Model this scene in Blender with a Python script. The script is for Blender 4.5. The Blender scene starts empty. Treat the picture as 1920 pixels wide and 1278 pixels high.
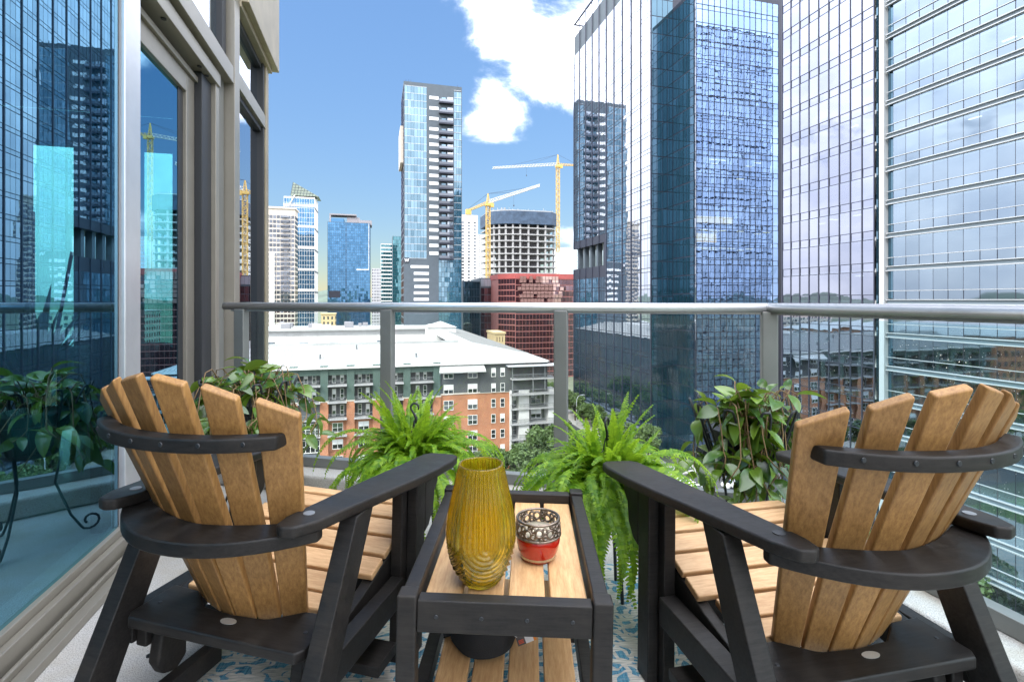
import bpy, bmesh, math, random
from math import radians as R, sin, cos, tan, atan, atan2, pi, sqrt
from mathutils import Vector, Matrix
random.seed(7)
sc = bpy.context.scene
CAMZ, F, HY = 1.18, 960.0, 562.0
TH = R(14.9)
GZ = -34.8

# ---------------------------------------------------------------- camera
cd = bpy.data.cameras.new('camera'); cam = bpy.data.objects.new('camera', cd)
sc.collection.objects.link(cam); sc.camera = cam
cd.lens = 18.0; cd.sensor_width = 36.0; cd.shift_y = -(639 - HY) / 1920
cd.clip_start = 0.05; cd.clip_end = 30000
cam.location = (0, 0, CAMZ); cam.rotation_euler = (R(90), 0, 0)

# ---------------------------------------------------------------- sky and sun
SUN_AZ, SUN_EL = R(218), R(46)          # azimuth clockwise from +Y
w = bpy.data.worlds.new('World'); sc.world = w; w.use_nodes = True
nt = w.node_tree; nt.nodes.clear()
def wn(t, **k):
    n = nt.nodes.new(t)
    for a, b in k.items(): setattr(n, a, b)
    return n
L = nt.links.new
sky = wn('ShaderNodeTexSky', sky_type='NISHITA'); sky.sun_disc = False
sky.sun_elevation = SUN_EL; sky.sun_rotation = SUN_AZ
sky.air_density = 1.1; sky.dust_density = 0.0; sky.ozone_density = 3.0
tc = wn('ShaderNodeTexCoord'); sep = wn('ShaderNodeSeparateXYZ'); L(tc.outputs['Generated'], sep.inputs[0])
def wm(op, a, b=None, c=None):
    n = wn('ShaderNodeMath', operation=op)
    for i, x in enumerate((a, b, c)):
        if x is None: continue
        if isinstance(x, (int, float)): n.inputs[i].default_value = x
        else: L(x, n.inputs[i])
    return n.outputs[0]
zc = wm('ADD', wm('MAXIMUM', sep.outputs[2], 0.0), 0.16)
cx_ = wm('DIVIDE', sep.outputs[0], zc); cy_ = wm('DIVIDE', sep.outputs[1], zc)
cmb = wn('ShaderNodeCombineXYZ'); L(cx_, cmb.inputs[0]); L(cy_, cmb.inputs[1])
n1 = wn('ShaderNodeTexNoise'); n1.inputs['Scale'].default_value = 1.0; n1.inputs['Detail'].default_value = 10; n1.inputs['Roughness'].default_value = 0.60
n1.inputs['Distortion'].default_value = 0.25
mp = wn('ShaderNodeMapping'); mp.inputs['Location'].default_value = (1.4, 3.1, 0.7); mp.inputs['Scale'].default_value = (5.5, 5.5, 9.5)
L(tc.outputs['Generated'], mp.inputs[0]); L(mp.outputs[0], n1.inputs['Vector'])
# cloud cover: clear ahead and to the left of the view, cloudy over the rest of the sky (as the tower glass mirrors it)
az = wm('ARCTAN2', sep.outputs[0], sep.outputs[1])                  # 0 ahead, + to the right
a1 = wm('ABSOLUTE', wm('SUBTRACT', az, R(-11)))
cover = wn('ShaderNodeMapRange', interpolation_type='SMOOTHSTEP')
cover.inputs['From Min'].default_value = R(12); cover.inputs['From Max'].default_value = R(30)
cover.inputs['To Min'].default_value = -0.26; cover.inputs['To Max'].default_value = 0.56
L(a1, cover.inputs['Value'])
dens = wm('ADD', wm('MULTIPLY_ADD', n1.outputs['Fac'], 1.75, -0.375), cover.outputs[0])
def cloud(px, py, rad, amt):                                        # a cloud bank standing in that direction of the sky
    global dens
    d = Vector(((px-960)/F, 1, (HY-py)/F)).normalized()
    dp = wn('ShaderNodeVectorMath', operation='DOT_PRODUCT'); L(tc.outputs['Generated'], dp.inputs[0]); dp.inputs[1].default_value = d
    mr = wn('ShaderNodeMapRange', interpolation_type='SMOOTHSTEP'); mr.inputs['From Min'].default_value = cos(rad); mr.inputs['From Max'].default_value = 1.0; mr.inputs['To Max'].default_value = amt
    L(dp.outputs['Value'], mr.inputs['Value']); dens = wm('ADD', dens, mr.outputs[0])
cloud(1030, 60, 0.20, 0.30); cloud(1060, 130, 0.11, 0.16); cloud(880, 0, 0.12, 0.22); cloud(885, 205, 0.09, 0.22); cloud(920, 232, 0.09, 0.24); cloud(960, 245, 0.06, 0.16); cloud(1065, 460, 0.06, 0.3); cloud(985, 110, 0.12, 0.14)
ramp = wn('ShaderNodeMapRange', interpolation_type='SMOOTHSTEP')
ramp.inputs['From Min'].default_value = 0.46; ramp.inputs['From Max'].default_value = 0.90
L(dens, ramp.inputs['Value'])
n2 = wn('ShaderNodeTexNoise'); n2.inputs['Scale'].default_value = 1.7; n2.inputs['Detail'].default_value = 6
L(mp.outputs[0], n2.inputs['Vector'])
ccol = wn('ShaderNodeMixRGB'); ccol.inputs[1].default_value = (4.0, 4.2, 4.7, 1); ccol.inputs[2].default_value = (5.6, 5.65, 5.9, 1)
c2 = wn('ShaderNodeMapRange'); c2.inputs['From Min'].default_value = 0.38; c2.inputs['From Max'].default_value = 0.66
L(n2.outputs['Fac'], c2.inputs['Value']); L(c2.outputs[0], ccol.inputs[0])
# overcast cloud is about three times as bright overhead as at the horizon
cg = wm('MULTIPLY_ADD', wm('MAXIMUM', sep.outputs[2], 0.0), 1.7, 0.72)
cmul = wn('ShaderNodeVectorMath', operation='SCALE'); L(ccol.outputs[0], cmul.inputs[0]); L(cg, cmul.inputs['Scale'])
hs = wn('ShaderNodeHueSaturation'); hs.inputs['Saturation'].default_value = 1.08; hs.inputs['Hue'].default_value = 0.500; hs.inputs['Value'].default_value = 1.0
L(sky.outputs[0], hs.inputs['Color'])
bw = wn('ShaderNodeRGBToBW'); L(hs.outputs[0], bw.inputs[0])
ksc = wm('MULTIPLY', wm('POWER', wm('DIVIDE', 1.8, wm('MAXIMUM', bw.outputs[0], 0.05)), 0.6), 0.425)   # evens out the brightness of the clear sky
skc = wn('ShaderNodeVectorMath', operation='SCALE'); L(hs.outputs[0], skc.inputs[0]); L(ksc, skc.inputs['Scale'])
mix = wn('ShaderNodeMixRGB'); L(wm('MULTIPLY', wm('POWER', ramp.outputs[0], 1.9), 0.92), mix.inputs[0]); L(skc.outputs[0], mix.inputs[1]); L(cmul.outputs[0], mix.inputs[2])
bg = wn('ShaderNodeBackground'); bg.inputs['Strength'].default_value = 0.10
out = wn('ShaderNodeOutputWorld'); L(mix.outputs[0], bg.inputs[0]); L(bg.outputs[0], out.inputs[0])

sl = bpy.data.lights.new('sun', 'SUN'); so = bpy.data.objects.new('sun', sl); sc.collection.objects.link(so)
sl.energy = 0.8; sl.angle = R(14); sl.color = (1.0, 0.95, 0.87)
sd = Vector((sin(SUN_AZ) * cos(SUN_EL), cos(SUN_AZ) * cos(SUN_EL), sin(SUN_EL)))
so.rotation_euler = (-sd).to_track_quat('-Z', 'Y').to_euler(); so.location = (-30, -40, 90)

sc.view_settings.view_transform = 'Standard'; sc.view_settings.look = 'None'
sc.view_settings.exposure = 2.5; sc.view_settings.gamma = 1.0; sc.view_settings.use_curve_mapping = False
sc.cycles.use_denoising = True
sc.cycles.max_bounces = 12; sc.cycles.transparent_max_bounces = 24; sc.cycles.glossy_bounces = 6
sc.cycles.transmission_bounces = 8; sc.cycles.caustics_reflective = False; sc.cycles.caustics_refractive = False
sc.cycles.sample_clamp_indirect = 6.0

# ---------------------------------------------------------------- helpers
C = sc.collection
def gp(u, v, z=0.0): return Vector((-sin(TH) * u + cos(TH) * v, cos(TH) * u + sin(TH) * v, z))
def pv(px, u): return u * tan(atan((px - 960) / F) + TH)
def dep(u, v): return cos(TH) * u + sin(TH) * v
def pz(py, u, v): return CAMZ + (HY - py) / F * dep(u, v)

class MB:
    def __init__(s): s.v = []; s.f = []
    def add(s, vs, fs):
        o = len(s.v); s.v += [tuple(p) for p in vs]; s.f += [tuple(i + o for i in q) for q in fs]; return s
    def box(s, x0, x1, y0, y1, z0, z1, M=None):
        vs = [(x0,y0,z0),(x1,y0,z0),(x1,y1,z0),(x0,y1,z0),(x0,y0,z1),(x1,y0,z1),(x1,y1,z1),(x0,y1,z1)]
        if M is not None: vs = [M @ Vector(p) for p in vs]
        return s.add(vs, [(0,3,2,1),(4,5,6,7),(0,1,5,4),(1,2,6,5),(2,3,7,6),(3,0,4,7)])
    def quad(s, a, b, c, d): return s.add([a, b, c, d], [(0,1,2,3)])
    def prism(s, poly, z0, z1, M=None):
        n = len(poly)
        if sum(poly[i][0]*poly[(i+1)%n][1]-poly[(i+1)%n][0]*poly[i][1] for i in range(n)) < 0: poly = poly[::-1]
        f0 = z0 if callable(z0) else (lambda x, y: z0)
        f1 = z1 if callable(z1) else (lambda x, y: z1)
        vs = [(x, y, f0(x, y)) for x, y in poly] + [(x, y, f1(x, y)) for x, y in poly]
        if M is not None: vs = [M @ Vector(p) for p in vs]
        return s.add(vs, [tuple(range(n))[::-1], tuple(range(n, 2*n))] + [(i, (i+1)%n, n+(i+1)%n, n+i) for i in range(n)])
    def tube(s, pts, r, n=8, close=False):
        pts = [Vector(p) for p in pts]; m = len(pts); rr = r if isinstance(r, (list, tuple)) else [r]*m
        vs = []; up = None
        for i in range(m):
            a = pts[(i-1) % m] if (close or i > 0) else pts[i]
            b = pts[(i+1) % m] if (close or i < m-1) else pts[i]
            t = (b - a).normalized()
            if up is None:
                up = t.orthogonal().normalized()
            up = (up - t * up.dot(t))
            up = up.normalized() if up.length > 1e-6 else t.orthogonal().normalized()
            sd_ = t.cross(up)
            for k in range(n):
                q = 2*pi*k/n; vs.append(pts[i] + (up*cos(q) + sd_*sin(q)) * rr[i])
        fs = []
        for i in range(m if close else m-1):
            for k in range(n):
                j = (i+1) % m
                fs.append((i*n+k, i*n+(k+1)%n, j*n+(k+1)%n, j*n+k))
        if not close: fs += [tuple(range(n))[::-1], tuple(range((m-1)*n, m*n))]
        return s.add(vs, fs)
    def bar(s, a, b, wx, wz=None, upv=(0,0,1)):
        a, b = Vector(a), Vector(b); t = (b-a).normalized(); u = Vector(upv); sdv = t.cross(u)
        if sdv.length < 1e-5: sdv = t.cross(Vector((0,1,0)))
        sdv.normalize(); u = sdv.cross(t); wz = wz or wx
        vs = [p + sdv*(sx*wx/2) + u*(sz*wz/2) for p in (a, b) for sx, sz in ((-1,-1),(1,-1),(1,1),(-1,1))]
        return s.add(vs, [(0,1,2,3)[::-1],(4,5,6,7),(0,1,5,4),(1,2,6,5),(2,3,7,6),(3,0,4,7)])
    def lathe(s, prof, n=32, c=(0,0,0), cap0=False, cap1=False):
        m = len(prof); vs = [(c[0]+r*cos(2*pi*k/n), c[1]+r*sin(2*pi*k/n), c[2]+z) for r, z in prof for k in range(n)]
        fs = [(i*n+k, i*n+(k+1)%n, (i+1)*n+(k+1)%n, (i+1)*n+k) for i in range(m-1) for k in range(n)]
        if cap0: fs.append(tuple(range(n))[::-1])
        if cap1: fs.append(tuple(range((m-1)*n, m*n)))
        return s.add(vs, fs)
    def mesh(s, name, m, smooth=False):
        me = bpy.data.meshes.new(name); me.from_pydata(s.v, [], s.f); me.update()
        if m is not None: me.materials.append(m)
        if smooth: me.polygons.foreach_set('use_smooth', [True]*len(me.polygons))
        return me
    def build(s, name, m, parent=None, bevel=0, smooth=False, kind=None, seg=2, fixn=False):
        me = s.mesh(name, m, smooth)
        if fixn:
            b = bmesh.new(); b.from_mesh(me); bmesh.ops.recalc_face_normals(b, faces=b.faces); b.to_mesh(me); b.free()
        return link(name, me, parent, bevel, kind, seg)
def link(name, me, parent=None, bevel=0, kind=None, seg=2):
    o = bpy.data.objects.new(name, me); C.objects.link(o); o.parent = parent
    if bevel:
        b = o.modifiers.new('edge', 'BEVEL'); b.width = bevel; b.segments = seg; b.limit_method = 'ANGLE'; b.angle_limit = R(35)
        o.data.polygons.foreach_set('use_smooth', [True]*len(o.data.polygons))
        wn_ = o.modifiers.new('normals', 'WEIGHTED_NORMAL'); wn_.keep_sharp = True
    if kind: o['kind'] = kind
    return o
def tag(o, label=None, cat=None, group=None, kind=None):
    if label: o['label'] = label
    if cat: o['category'] = cat
    if group: o['group'] = group
    if kind: o['kind'] = kind
    return o
def thing(name, label, cat, loc=(0,0,0), rot=(0,0,0), group=None):
    o = bpy.data.objects.new(name, None); C.objects.link(o); o.location = loc; o.rotation_euler = rot
    o.empty_display_size = 0.1
    return tag(o, label, cat, group)
def gthing(name, label, cat, u, v, z=GZ, group=None):        # a thing standing square to the street grid: local x = v, y = u
    return thing(name, label, cat, gp(u, v, z), (0, 0, TH), group)
def copy_tree(o, parent=None):
    c = o.copy(); C.objects.link(c); c.parent = parent
    for ch in list(o.children): copy_tree(ch, c)
    return c

# ---------------------------------------------------------------- materials
def newmat(name):
    m = bpy.data.materials.new(name); m.use_nodes = True; t = m.node_tree; t.nodes.clear()
    o = t.nodes.new('ShaderNodeOutputMaterial'); return m, t, o
def nd(t, ty, ins=None, **k):
    n = t.nodes.new(ty)
    for a, b in k.items(): setattr(n, a, b)
    for a, b in (ins or {}).items():
        if hasattr(b, 'is_linked'): t.links.new(b, n.inputs[a])
        else: n.inputs[a].default_value = b
    return n
def col4(c): return (c[0], c[1], c[2], 1)
def pmat(name, c, rough=0.6, metal=0.0, vary=0.0, scale=8.0, bump=0.0, bscale=60.0, rnd=0.0, spec=0.5, c2=None, coat=0.0, stretch=None, detail=5):
    m, t, o = newmat(name)
    p = nd(t, 'ShaderNodeBsdfPrincipled', {'Roughness': rough, 'Metallic': metal, 'Specular IOR Level': spec, 'Coat Weight': coat})
    tcn = nd(t, 'ShaderNodeTexCoord'); vec = tcn.outputs['Object']
    if stretch:
        mpn = nd(t, 'ShaderNodeMapping', {'Vector': vec, 'Scale': stretch}); vec = mpn.outputs[0]
    base = None
    if vary > 0 or c2:
        nz = nd(t, 'ShaderNodeTexNoise', {'Vector': vec, 'Scale': scale, 'Detail': detail, 'Roughness': 0.65})
        mr = nd(t, 'ShaderNodeMapRange', {'Value': nz.outputs['Fac'], 'From Min': 0.3, 'From Max': 0.7})
        ca = col4(c) if c2 else col4([x*(1-vary) for x in c]); cb = col4(c2) if c2 else col4([min(1, x*(1+vary)) for x in c])
        mx = nd(t, 'ShaderNodeMixRGB', {0: mr.outputs[0], 1: ca, 2: cb}); base = mx.outputs[0]
    if rnd > 0:
        oi = nd(t, 'ShaderNodeObjectInfo')
        mr2 = nd(t, 'ShaderNodeMapRange', {'Value': oi.outputs['Random'], 'To Min': 1-rnd, 'To Max': 1+rnd})
        hv = nd(t, 'ShaderNodeHueSaturation', {'Value': mr2.outputs[0], 'Color': base if base is not None else col4(c)}); base = hv.outputs[0]
    if base is not None: t.links.new(base, p.inputs['Base Color'])
    else: p.inputs['Base Color'].default_value = col4(c)
    if bump > 0:
        nb = nd(t, 'ShaderNodeTexNoise', {'Vector': vec, 'Scale': bscale, 'Detail': 4})
        bn = nd(t, 'ShaderNodeBump', {'Height': nb.outputs['Fac'], 'Strength': bump, 'Distance': 0.01}); t.links.new(bn.outputs[0], p.inputs['Normal'])
    t.links.new(p.outputs[0], o.inputs[0]); return m

def onesided(t, sh):                       # a pane is two faces thick: the second one lets the ray out untouched
    g = nd(t, 'ShaderNodeNewGeometry'); tr = nd(t, 'ShaderNodeBsdfTransparent')
    return nd(t, 'ShaderNodeMixShader', {0: g.outputs['Backfacing'], 1: sh.outputs[0], 2: tr.outputs[0]})
def tower_glass(name, refl, body, f0=0.5, rnd=0.25, rough=0.015, wave=0.0, wscale=0.5, see=0.0, wdist=0.1):
    """mirror-coated curtain-wall glass; see>0 lets the room behind show through"""
    m, t, o = newmat(name)
    gi = nd(t, 'ShaderNodeNewGeometry'); oi = nd(t, 'ShaderNodeObjectInfo')
    rs = nd(t, 'ShaderNodeMath', {0: gi.outputs['Random Per Island'], 1: oi.outputs['Random']}, operation='ADD')
    fr = nd(t, 'ShaderNodeMath', {0: rs.outputs[0]}, operation='FRACT')
    mr = nd(t, 'ShaderNodeMapRange', {'Value': fr.outputs[0], 'To Min': 1-rnd, 'To Max': 1+rnd*0.5})
    hv = nd(t, 'ShaderNodeHueSaturation', {'Value': mr.outputs[0], 'Color': col4(refl)})
    gl = nd(t, 'ShaderNodeBsdfGlossy', {'Color': hv.outputs[0], 'Roughness': rough})
    if wave > 0:
        tcn = nd(t, 'ShaderNodeTexCoord')
        nz = nd(t, 'ShaderNodeTexNoise', {'Vector': tcn.outputs['Object'], 'Scale': wscale, 'Detail': 2})
        bn = nd(t, 'ShaderNodeBump', {'Height': nz.outputs['Fac'], 'Strength': wave, 'Distance': wdist}); t.links.new(bn.outputs[0], gl.inputs['Normal'])
    if see > 0: inner = nd(t, 'ShaderNodeBsdfTransparent', {'Color': col4(body)})
    else: inner = nd(t, 'ShaderNodeBsdfDiffuse', {'Color': col4(body)})
    lw = nd(t, 'ShaderNodeLayerWeight', {'Blend': 0.35})
    fc = nd(t, 'ShaderNodeMapRange', {'Value': lw.outputs['Fresnel'], 'To Min': f0, 'To Max': 0.97})
    mx = nd(t, 'ShaderNodeMixShader', {0: fc.outputs[0], 1: inner.outputs[0], 2: gl.outputs[0]})
    if see > 0: mx = onesided(t, mx)
    t.links.new(mx.outputs[0], o.inputs[0]); return m

def clear_glass(name, tint=(0.9,0.96,0.94), refl=(1,1,1), f0=0.07, f1=0.9, blend=0.2, rough=0.0, dirt=0.0):
    m, t, o = newmat(name)
    gl = nd(t, 'ShaderNodeBsdfGlossy', {'Color': col4(refl), 'Roughness': rough}); tr = nd(t, 'ShaderNodeBsdfTransparent', {'Color': col4(tint)})
    lw = nd(t, 'ShaderNodeLayerWeight', {'Blend': blend})
    fc = nd(t, 'ShaderNodeMapRange', {'Value': lw.outputs['Fresnel'], 'To Min': f0, 'To Max': f1})
    mx = nd(t, 'ShaderNodeMixShader', {0: fc.outputs[0], 1: tr.outputs[0], 2: gl.outputs[0]}); last = mx
    if dirt > 0:
        tcn = nd(t, 'ShaderNodeTexCoord'); nz = nd(t, 'ShaderNodeTexNoise', {'Vector': tcn.outputs['Object'], 'Scale': 5.0, 'Detail': 8, 'Roughness': 0.7})
        mr = nd(t, 'ShaderNodeMapRange', {'Value': nz.outputs['Fac'], 'From Min': 0.42, 'From Max': 0.75, 'To Max': dirt})
        df = nd(t, 'ShaderNodeBsdfDiffuse', {'Color': (0.75,0.77,0.75,1)})
        last = nd(t, 'ShaderNodeMixShader', {0: mr.outputs[0], 1: mx.outputs[0], 2: df.outputs[0]})
    last = onesided(t, last)
    t.links.new(last.outputs[0], o.inputs[0]); return m

def emit(name, c, s):
    m, t, o = newmat(name); e = nd(t, 'ShaderNodeEmission', {'Color': col4(c), 'Strength': s}); t.links.new(e.outputs[0], o.inputs[0]); return m

def leafmat(name, c1, c2, rough=0.4, trans=0.35, tc=None, spec=0.5):
    m, t, o = newmat(name); oi = nd(t, 'ShaderNodeObjectInfo'); gi = nd(t, 'ShaderNodeNewGeometry')
    rs = nd(t, 'ShaderNodeMath', {0: gi.outputs['Random Per Island'], 1: oi.outputs['Random']}, operation='ADD')
    fr = nd(t, 'ShaderNodeMath', {0: rs.outputs[0]}, operation='FRACT')
    mx = nd(t, 'ShaderNodeMixRGB', {0: fr.outputs[0], 1: col4(c1), 2: col4(c2)})
    p = nd(t, 'ShaderNodeBsdfPrincipled', {'Base Color': mx.outputs[0], 'Roughness': rough, 'Specular IOR Level': spec})
    b = nd(t, 'ShaderNodeMixRGB', {0: 0.6, 1: mx.outputs[0], 2: col4(tc or [min(1, x*2.2) for x in c2])})
    tr = nd(t, 'ShaderNodeBsdfTranslucent', {'Color': b.outputs[0]})
    ms = nd(t, 'ShaderNodeMixShader', {0: trans, 1: p.outputs[0], 2: tr.outputs[0]}); t.links.new(ms.outputs[0], o.inputs[0]); return m

M = {}
M['asphalt'] = pmat('asphalt', (0.055,0.055,0.058), 0.9, vary=0.25, scale=0.4, bump=0.2, bscale=8)
M['pave'] = pmat('pavement', (0.32,0.31,0.29), 0.9, vary=0.15, scale=0.3)
M['grass'] = pmat('lawn', (0.07,0.11,0.035), 0.95, vary=0.4, scale=0.6)
M['land'] = pmat('land', (0.10,0.115,0.075), 0.95, vary=0.5, scale=0.012, detail=9)
M['hill'] = pmat('hill', (0.07,0.10,0.075), 0.95, vary=0.35, scale=0.004)
M['paint'] = pmat('road_paint', (0.75,0.75,0.72), 0.7, vary=0.15, scale=3)
M['white'] = pmat('white_render', (0.60,0.595,0.58), 0.75, vary=0.10, scale=0.5)
M['roofw'] = pmat('white_roof', (0.37,0.37,0.365), 0.55, vary=0.16, scale=0.25, detail=8)
M['mull'] = pmat('dark_mullion', (0.030,0.033,0.05), 0.4, metal=0.3)
M['fin'] = pmat('fin_metal', (0.045,0.05,0.075), 0.35, metal=0.4)
M['glassA'] = tower_glass('mirror_glass', (0.66,0.69,0.76), (0.015,0.05,0.09), 0.72, 0.16, wave=0.06, wscale=0.35)
M['glassAf'] = tower_glass('blue_mirror_glass', (0.42,0.60,0.92), (0.26,0.44,0.58), 0.54, 0.14, wave=0.12, wscale=0.45, see=1)
M['glassB'] = tower_glass('pale_mirror_glass', (0.47,0.50,0.62), (0.16,0.22,0.28), 0.66, 0.10, wave=0.04, wscale=0.4, see=1)
M['glassB2'] = tower_glass('blue_grey_glass', (0.36,0.45,0.55), (0.22,0.33,0.39), 0.58, 0.08, rough=0.03, wave=0.05, wscale=0.2, see=1)
M['glassdk'] = tower_glass('dark_blue_glass', (0.19,0.31,0.41), (0.01,0.035,0.05), 0.45, 0.3)
M['glassW'] = tower_glass('hotel_glass', (0.33,0.45,0.53), (0.03,0.11,0.17), 0.50, 0.35, wave=0.12, wscale=0.15)
M['glassBl'] = tower_glass('deep_blue_glass', (0.15,0.32,0.52), (0.01,0.06,0.13), 0.55, 0.3, wave=0.15, wscale=0.12)
M['glassTe'] = tower_glass('teal_glass', (0.22,0.42,0.47), (0.01,0.08,0.10), 0.5, 0.35)
M['glassGr'] = tower_glass('grey_glass', (0.42,0.45,0.50), (0.05,0.055,0.07), 0.35, 0.5)
M['glassRd'] = tower_glass('plum_glass', (0.38,0.28,0.32), (0.045,0.018,0.022), 0.38, 0.5)
M['glassWin'] = tower_glass('window_glass', (0.55,0.62,0.66), (0.03,0.035,0.04), 0.3, 0.5)
M['slate'] = pmat('slate_panel', (0.065,0.085,0.105), 0.6, vary=0.12, scale=0.5)
M['litwin'] = pmat('white_blind', (0.80,0.82,0.84), 0.5)
M['beige'] = pmat('beige_stone', (0.52,0.47,0.41), 0.8, vary=0.06, scale=0.2)
M['concrete'] = pmat('raw_concrete', (0.34,0.34,0.345), 0.9, vary=0.15, scale=0.4)
M['net'] = pmat('blue_safety_net', (0.05,0.08,0.13), 0.9, vary=0.35, scale=0.35)
M['cyel'] = pmat('crane_yellow', (0.56,0.38,0.11), 0.5, vary=0.1, scale=1)
M['cwhite'] = pmat('crane_white', (0.55,0.54,0.51), 0.5)
M['redst'] = pmat('red_granite', (0.34,0.075,0.07), 0.6, vary=0.12, scale=0.4)
M['pinkp'] = tower_glass('pink_pane', (0.85,0.66,0.60), (0.34,0.20,0.18), 0.35, 0.4)
M['brick'] = None
M['greenst'] = pmat('green_stucco', (0.075,0.115,0.10), 0.85, vary=0.10, scale=0.5)
M['greyst'] = pmat('grey_stucco', (0.085,0.09,0.095), 0.85, vary=0.10, scale=0.5)
M['wframe'] = pmat('white_frame', (0.70,0.69,0.65), 0.6)
M['rail'] = pmat('balcony_rail', (0.22,0.23,0.24), 0.5, metal=0.4)
M['trunk'] = pmat('bark', (0.09,0.065,0.045), 0.95, vary=0.3, scale=6)
M['tree1'] = leafmat('tree_leaf', (0.045,0.085,0.022), (0.11,0.17,0.05), 0.6, 0.25)
def brickmat():
    m, t, o = newmat('orange_brick'); tcn = nd(t, 'ShaderNodeTexCoord')
    sp = nd(t, 'ShaderNodeSeparateXYZ', {0: tcn.outputs['Object']})
    ad = nd(t, 'ShaderNodeMath', {0: sp.outputs[0], 1: sp.outputs[1]}, operation='ADD')
    cm = nd(t, 'ShaderNodeCombineXYZ', {0: ad.outputs[0], 1: sp.outputs[2]})
    br = nd(t, 'ShaderNodeTexBrick', {'Vector': cm.outputs[0], 'Color1': (0.43,0.155,0.06,1), 'Color2': (0.36,0.115,0.05,1), 'Mortar': (0.40,0.25,0.17,1), 'Scale': 1.0, 'Mortar Size': 0.012, 'Brick Width': 0.25, 'Row Height': 0.08})
    nz = nd(t, 'ShaderNodeTexNoise', {'Vector': cm.outputs[0], 'Scale': 0.4, 'Detail': 5})
    mr = nd(t, 'ShaderNodeMapRange', {'Value': nz.outputs['Fac'], 'From Min': 0.3, 'From Max': 0.7, 'To Min': 0.82, 'To Max': 1.15})
    hv = nd(t, 'ShaderNodeHueSaturation', {'Value': mr.outputs[0], 'Color': br.outputs[0]})
    p = nd(t, 'ShaderNodeBsdfPrincipled', {'Base Color': hv.outputs[0], 'Roughness': 0.9}); t.links.new(p.outputs[0], o.inputs[0]); return m
M['brick'] = brickmat()
# ---------------------------------------------------------------- ground, roads, hills
def struct(o): o['kind'] = 'structure'; return o
mb = MB(); n = 64
for r_ in (0.0,):
    pass
vs = [(0,0,GZ-0.02)]; fs = []
rings = [60,150,400,1200,4000,12000]
for r_ in rings: vs += [(r_*cos(2*pi*k/n), r_*sin(2*pi*k/n), GZ-0.02) for k in range(n)]
fs += [(0, 1+k, 1+(k+1)%n) for k in range(n)]
for i in range(len(rings)-1): fs += [(1+i*n+k, 1+(i+1)*n+k, 1+(i+1)*n+(k+1)%n, 1+i*n+(k+1)%n) for k in range(n)]
struct(MB().add(vs, fs).build('ground', M['land']))
def gslab(name, u0, u1, v0, v1, z0, z1, m):
    o = MB().box(v0, v1, u0, u1, z0, z1).build(name, m); o.rotation_euler = (0,0,TH); return o
struct(gslab('road', -60, 420, 40, 55, GZ-0.5, GZ+0.004, M['asphalt']))
struct(gslab('road', 69, 93, 55.0, 330, GZ-0.5, GZ+0.008, M['asphalt']))
struct(gslab('road', 72, 88, -300, 40.0, GZ-0.5, GZ+0.012, M['asphalt']))
struct(gslab('pavement', 93, 240, 55, 62, GZ-0.5, GZ+0.14, M['pave']))
struct(gslab('pavement', 93.0, 98, 62, 130, GZ-0.5, GZ+0.13, M['pave']))
struct(gslab('pavement', -40, 69, 55, 60, GZ-0.5, GZ+0.14, M['pave']))
struct(gslab('pavement', 88, 104, -60, 40, GZ-0.5, GZ+0.14, M['pave']))
struct(gslab('pavement', -20, 72, 20, 40, GZ-0.5, GZ+0.13, M['pave']))
struct(gslab('lawn', -10, 66, -60, 20, GZ-0.5, GZ+0.10, M['grass']))
struct(gslab('lawn', 90.5, 96, -58, 36, GZ-0.4, GZ+0.20, M['grass']))
mb = MB()
for k in range(40): mb.box(47.3, 47.5, -20+k*9, -16+k*9, GZ+0.009, GZ+0.012)
o = mb.build('lane_marking', M['paint']); o.rotation_euler = (0,0,TH); struct(o)
mb = MB()
for k in range(12): mb.box(41+k*1.2, 41.6+k*1.2, 94, 97, GZ+0.010, GZ+0.014)
for k in range(16): mb.box(58, 61, 70+k*1.4, 70.7+k*1.4, GZ+0.012, GZ+0.016)
o = mb.build('crossing_marking', M['paint']); o.rotation_euler = (0,0,TH); struct(o)
# hills on the horizon all round
rg = random.Random(3); vs = []; fs = []; n = 220
hh = [60+55*sin(k*0.31)+38*sin(k*0.83+1)+25*sin(k*1.7+2)+rg.uniform(-10,10) for k in range(n)]
for k in range(n):
    a = 2*pi*k/n; h_ = max(22, hh[k])
    for rr, zz in ((4200, GZ-1), (5200, GZ+h_*0.8), (6000, GZ+h_*1.15), (7500, GZ-1)): vs.append((rr*cos(a), rr*sin(a), zz))
for k in range(n):
    for j in range(3): fs.append((k*4+j, ((k+1)%n)*4+j, ((k+1)%n)*4+j+1, k*4+j+1))
struct(MB().add(vs, fs).build('hills', M['hill'], smooth=True))

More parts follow.
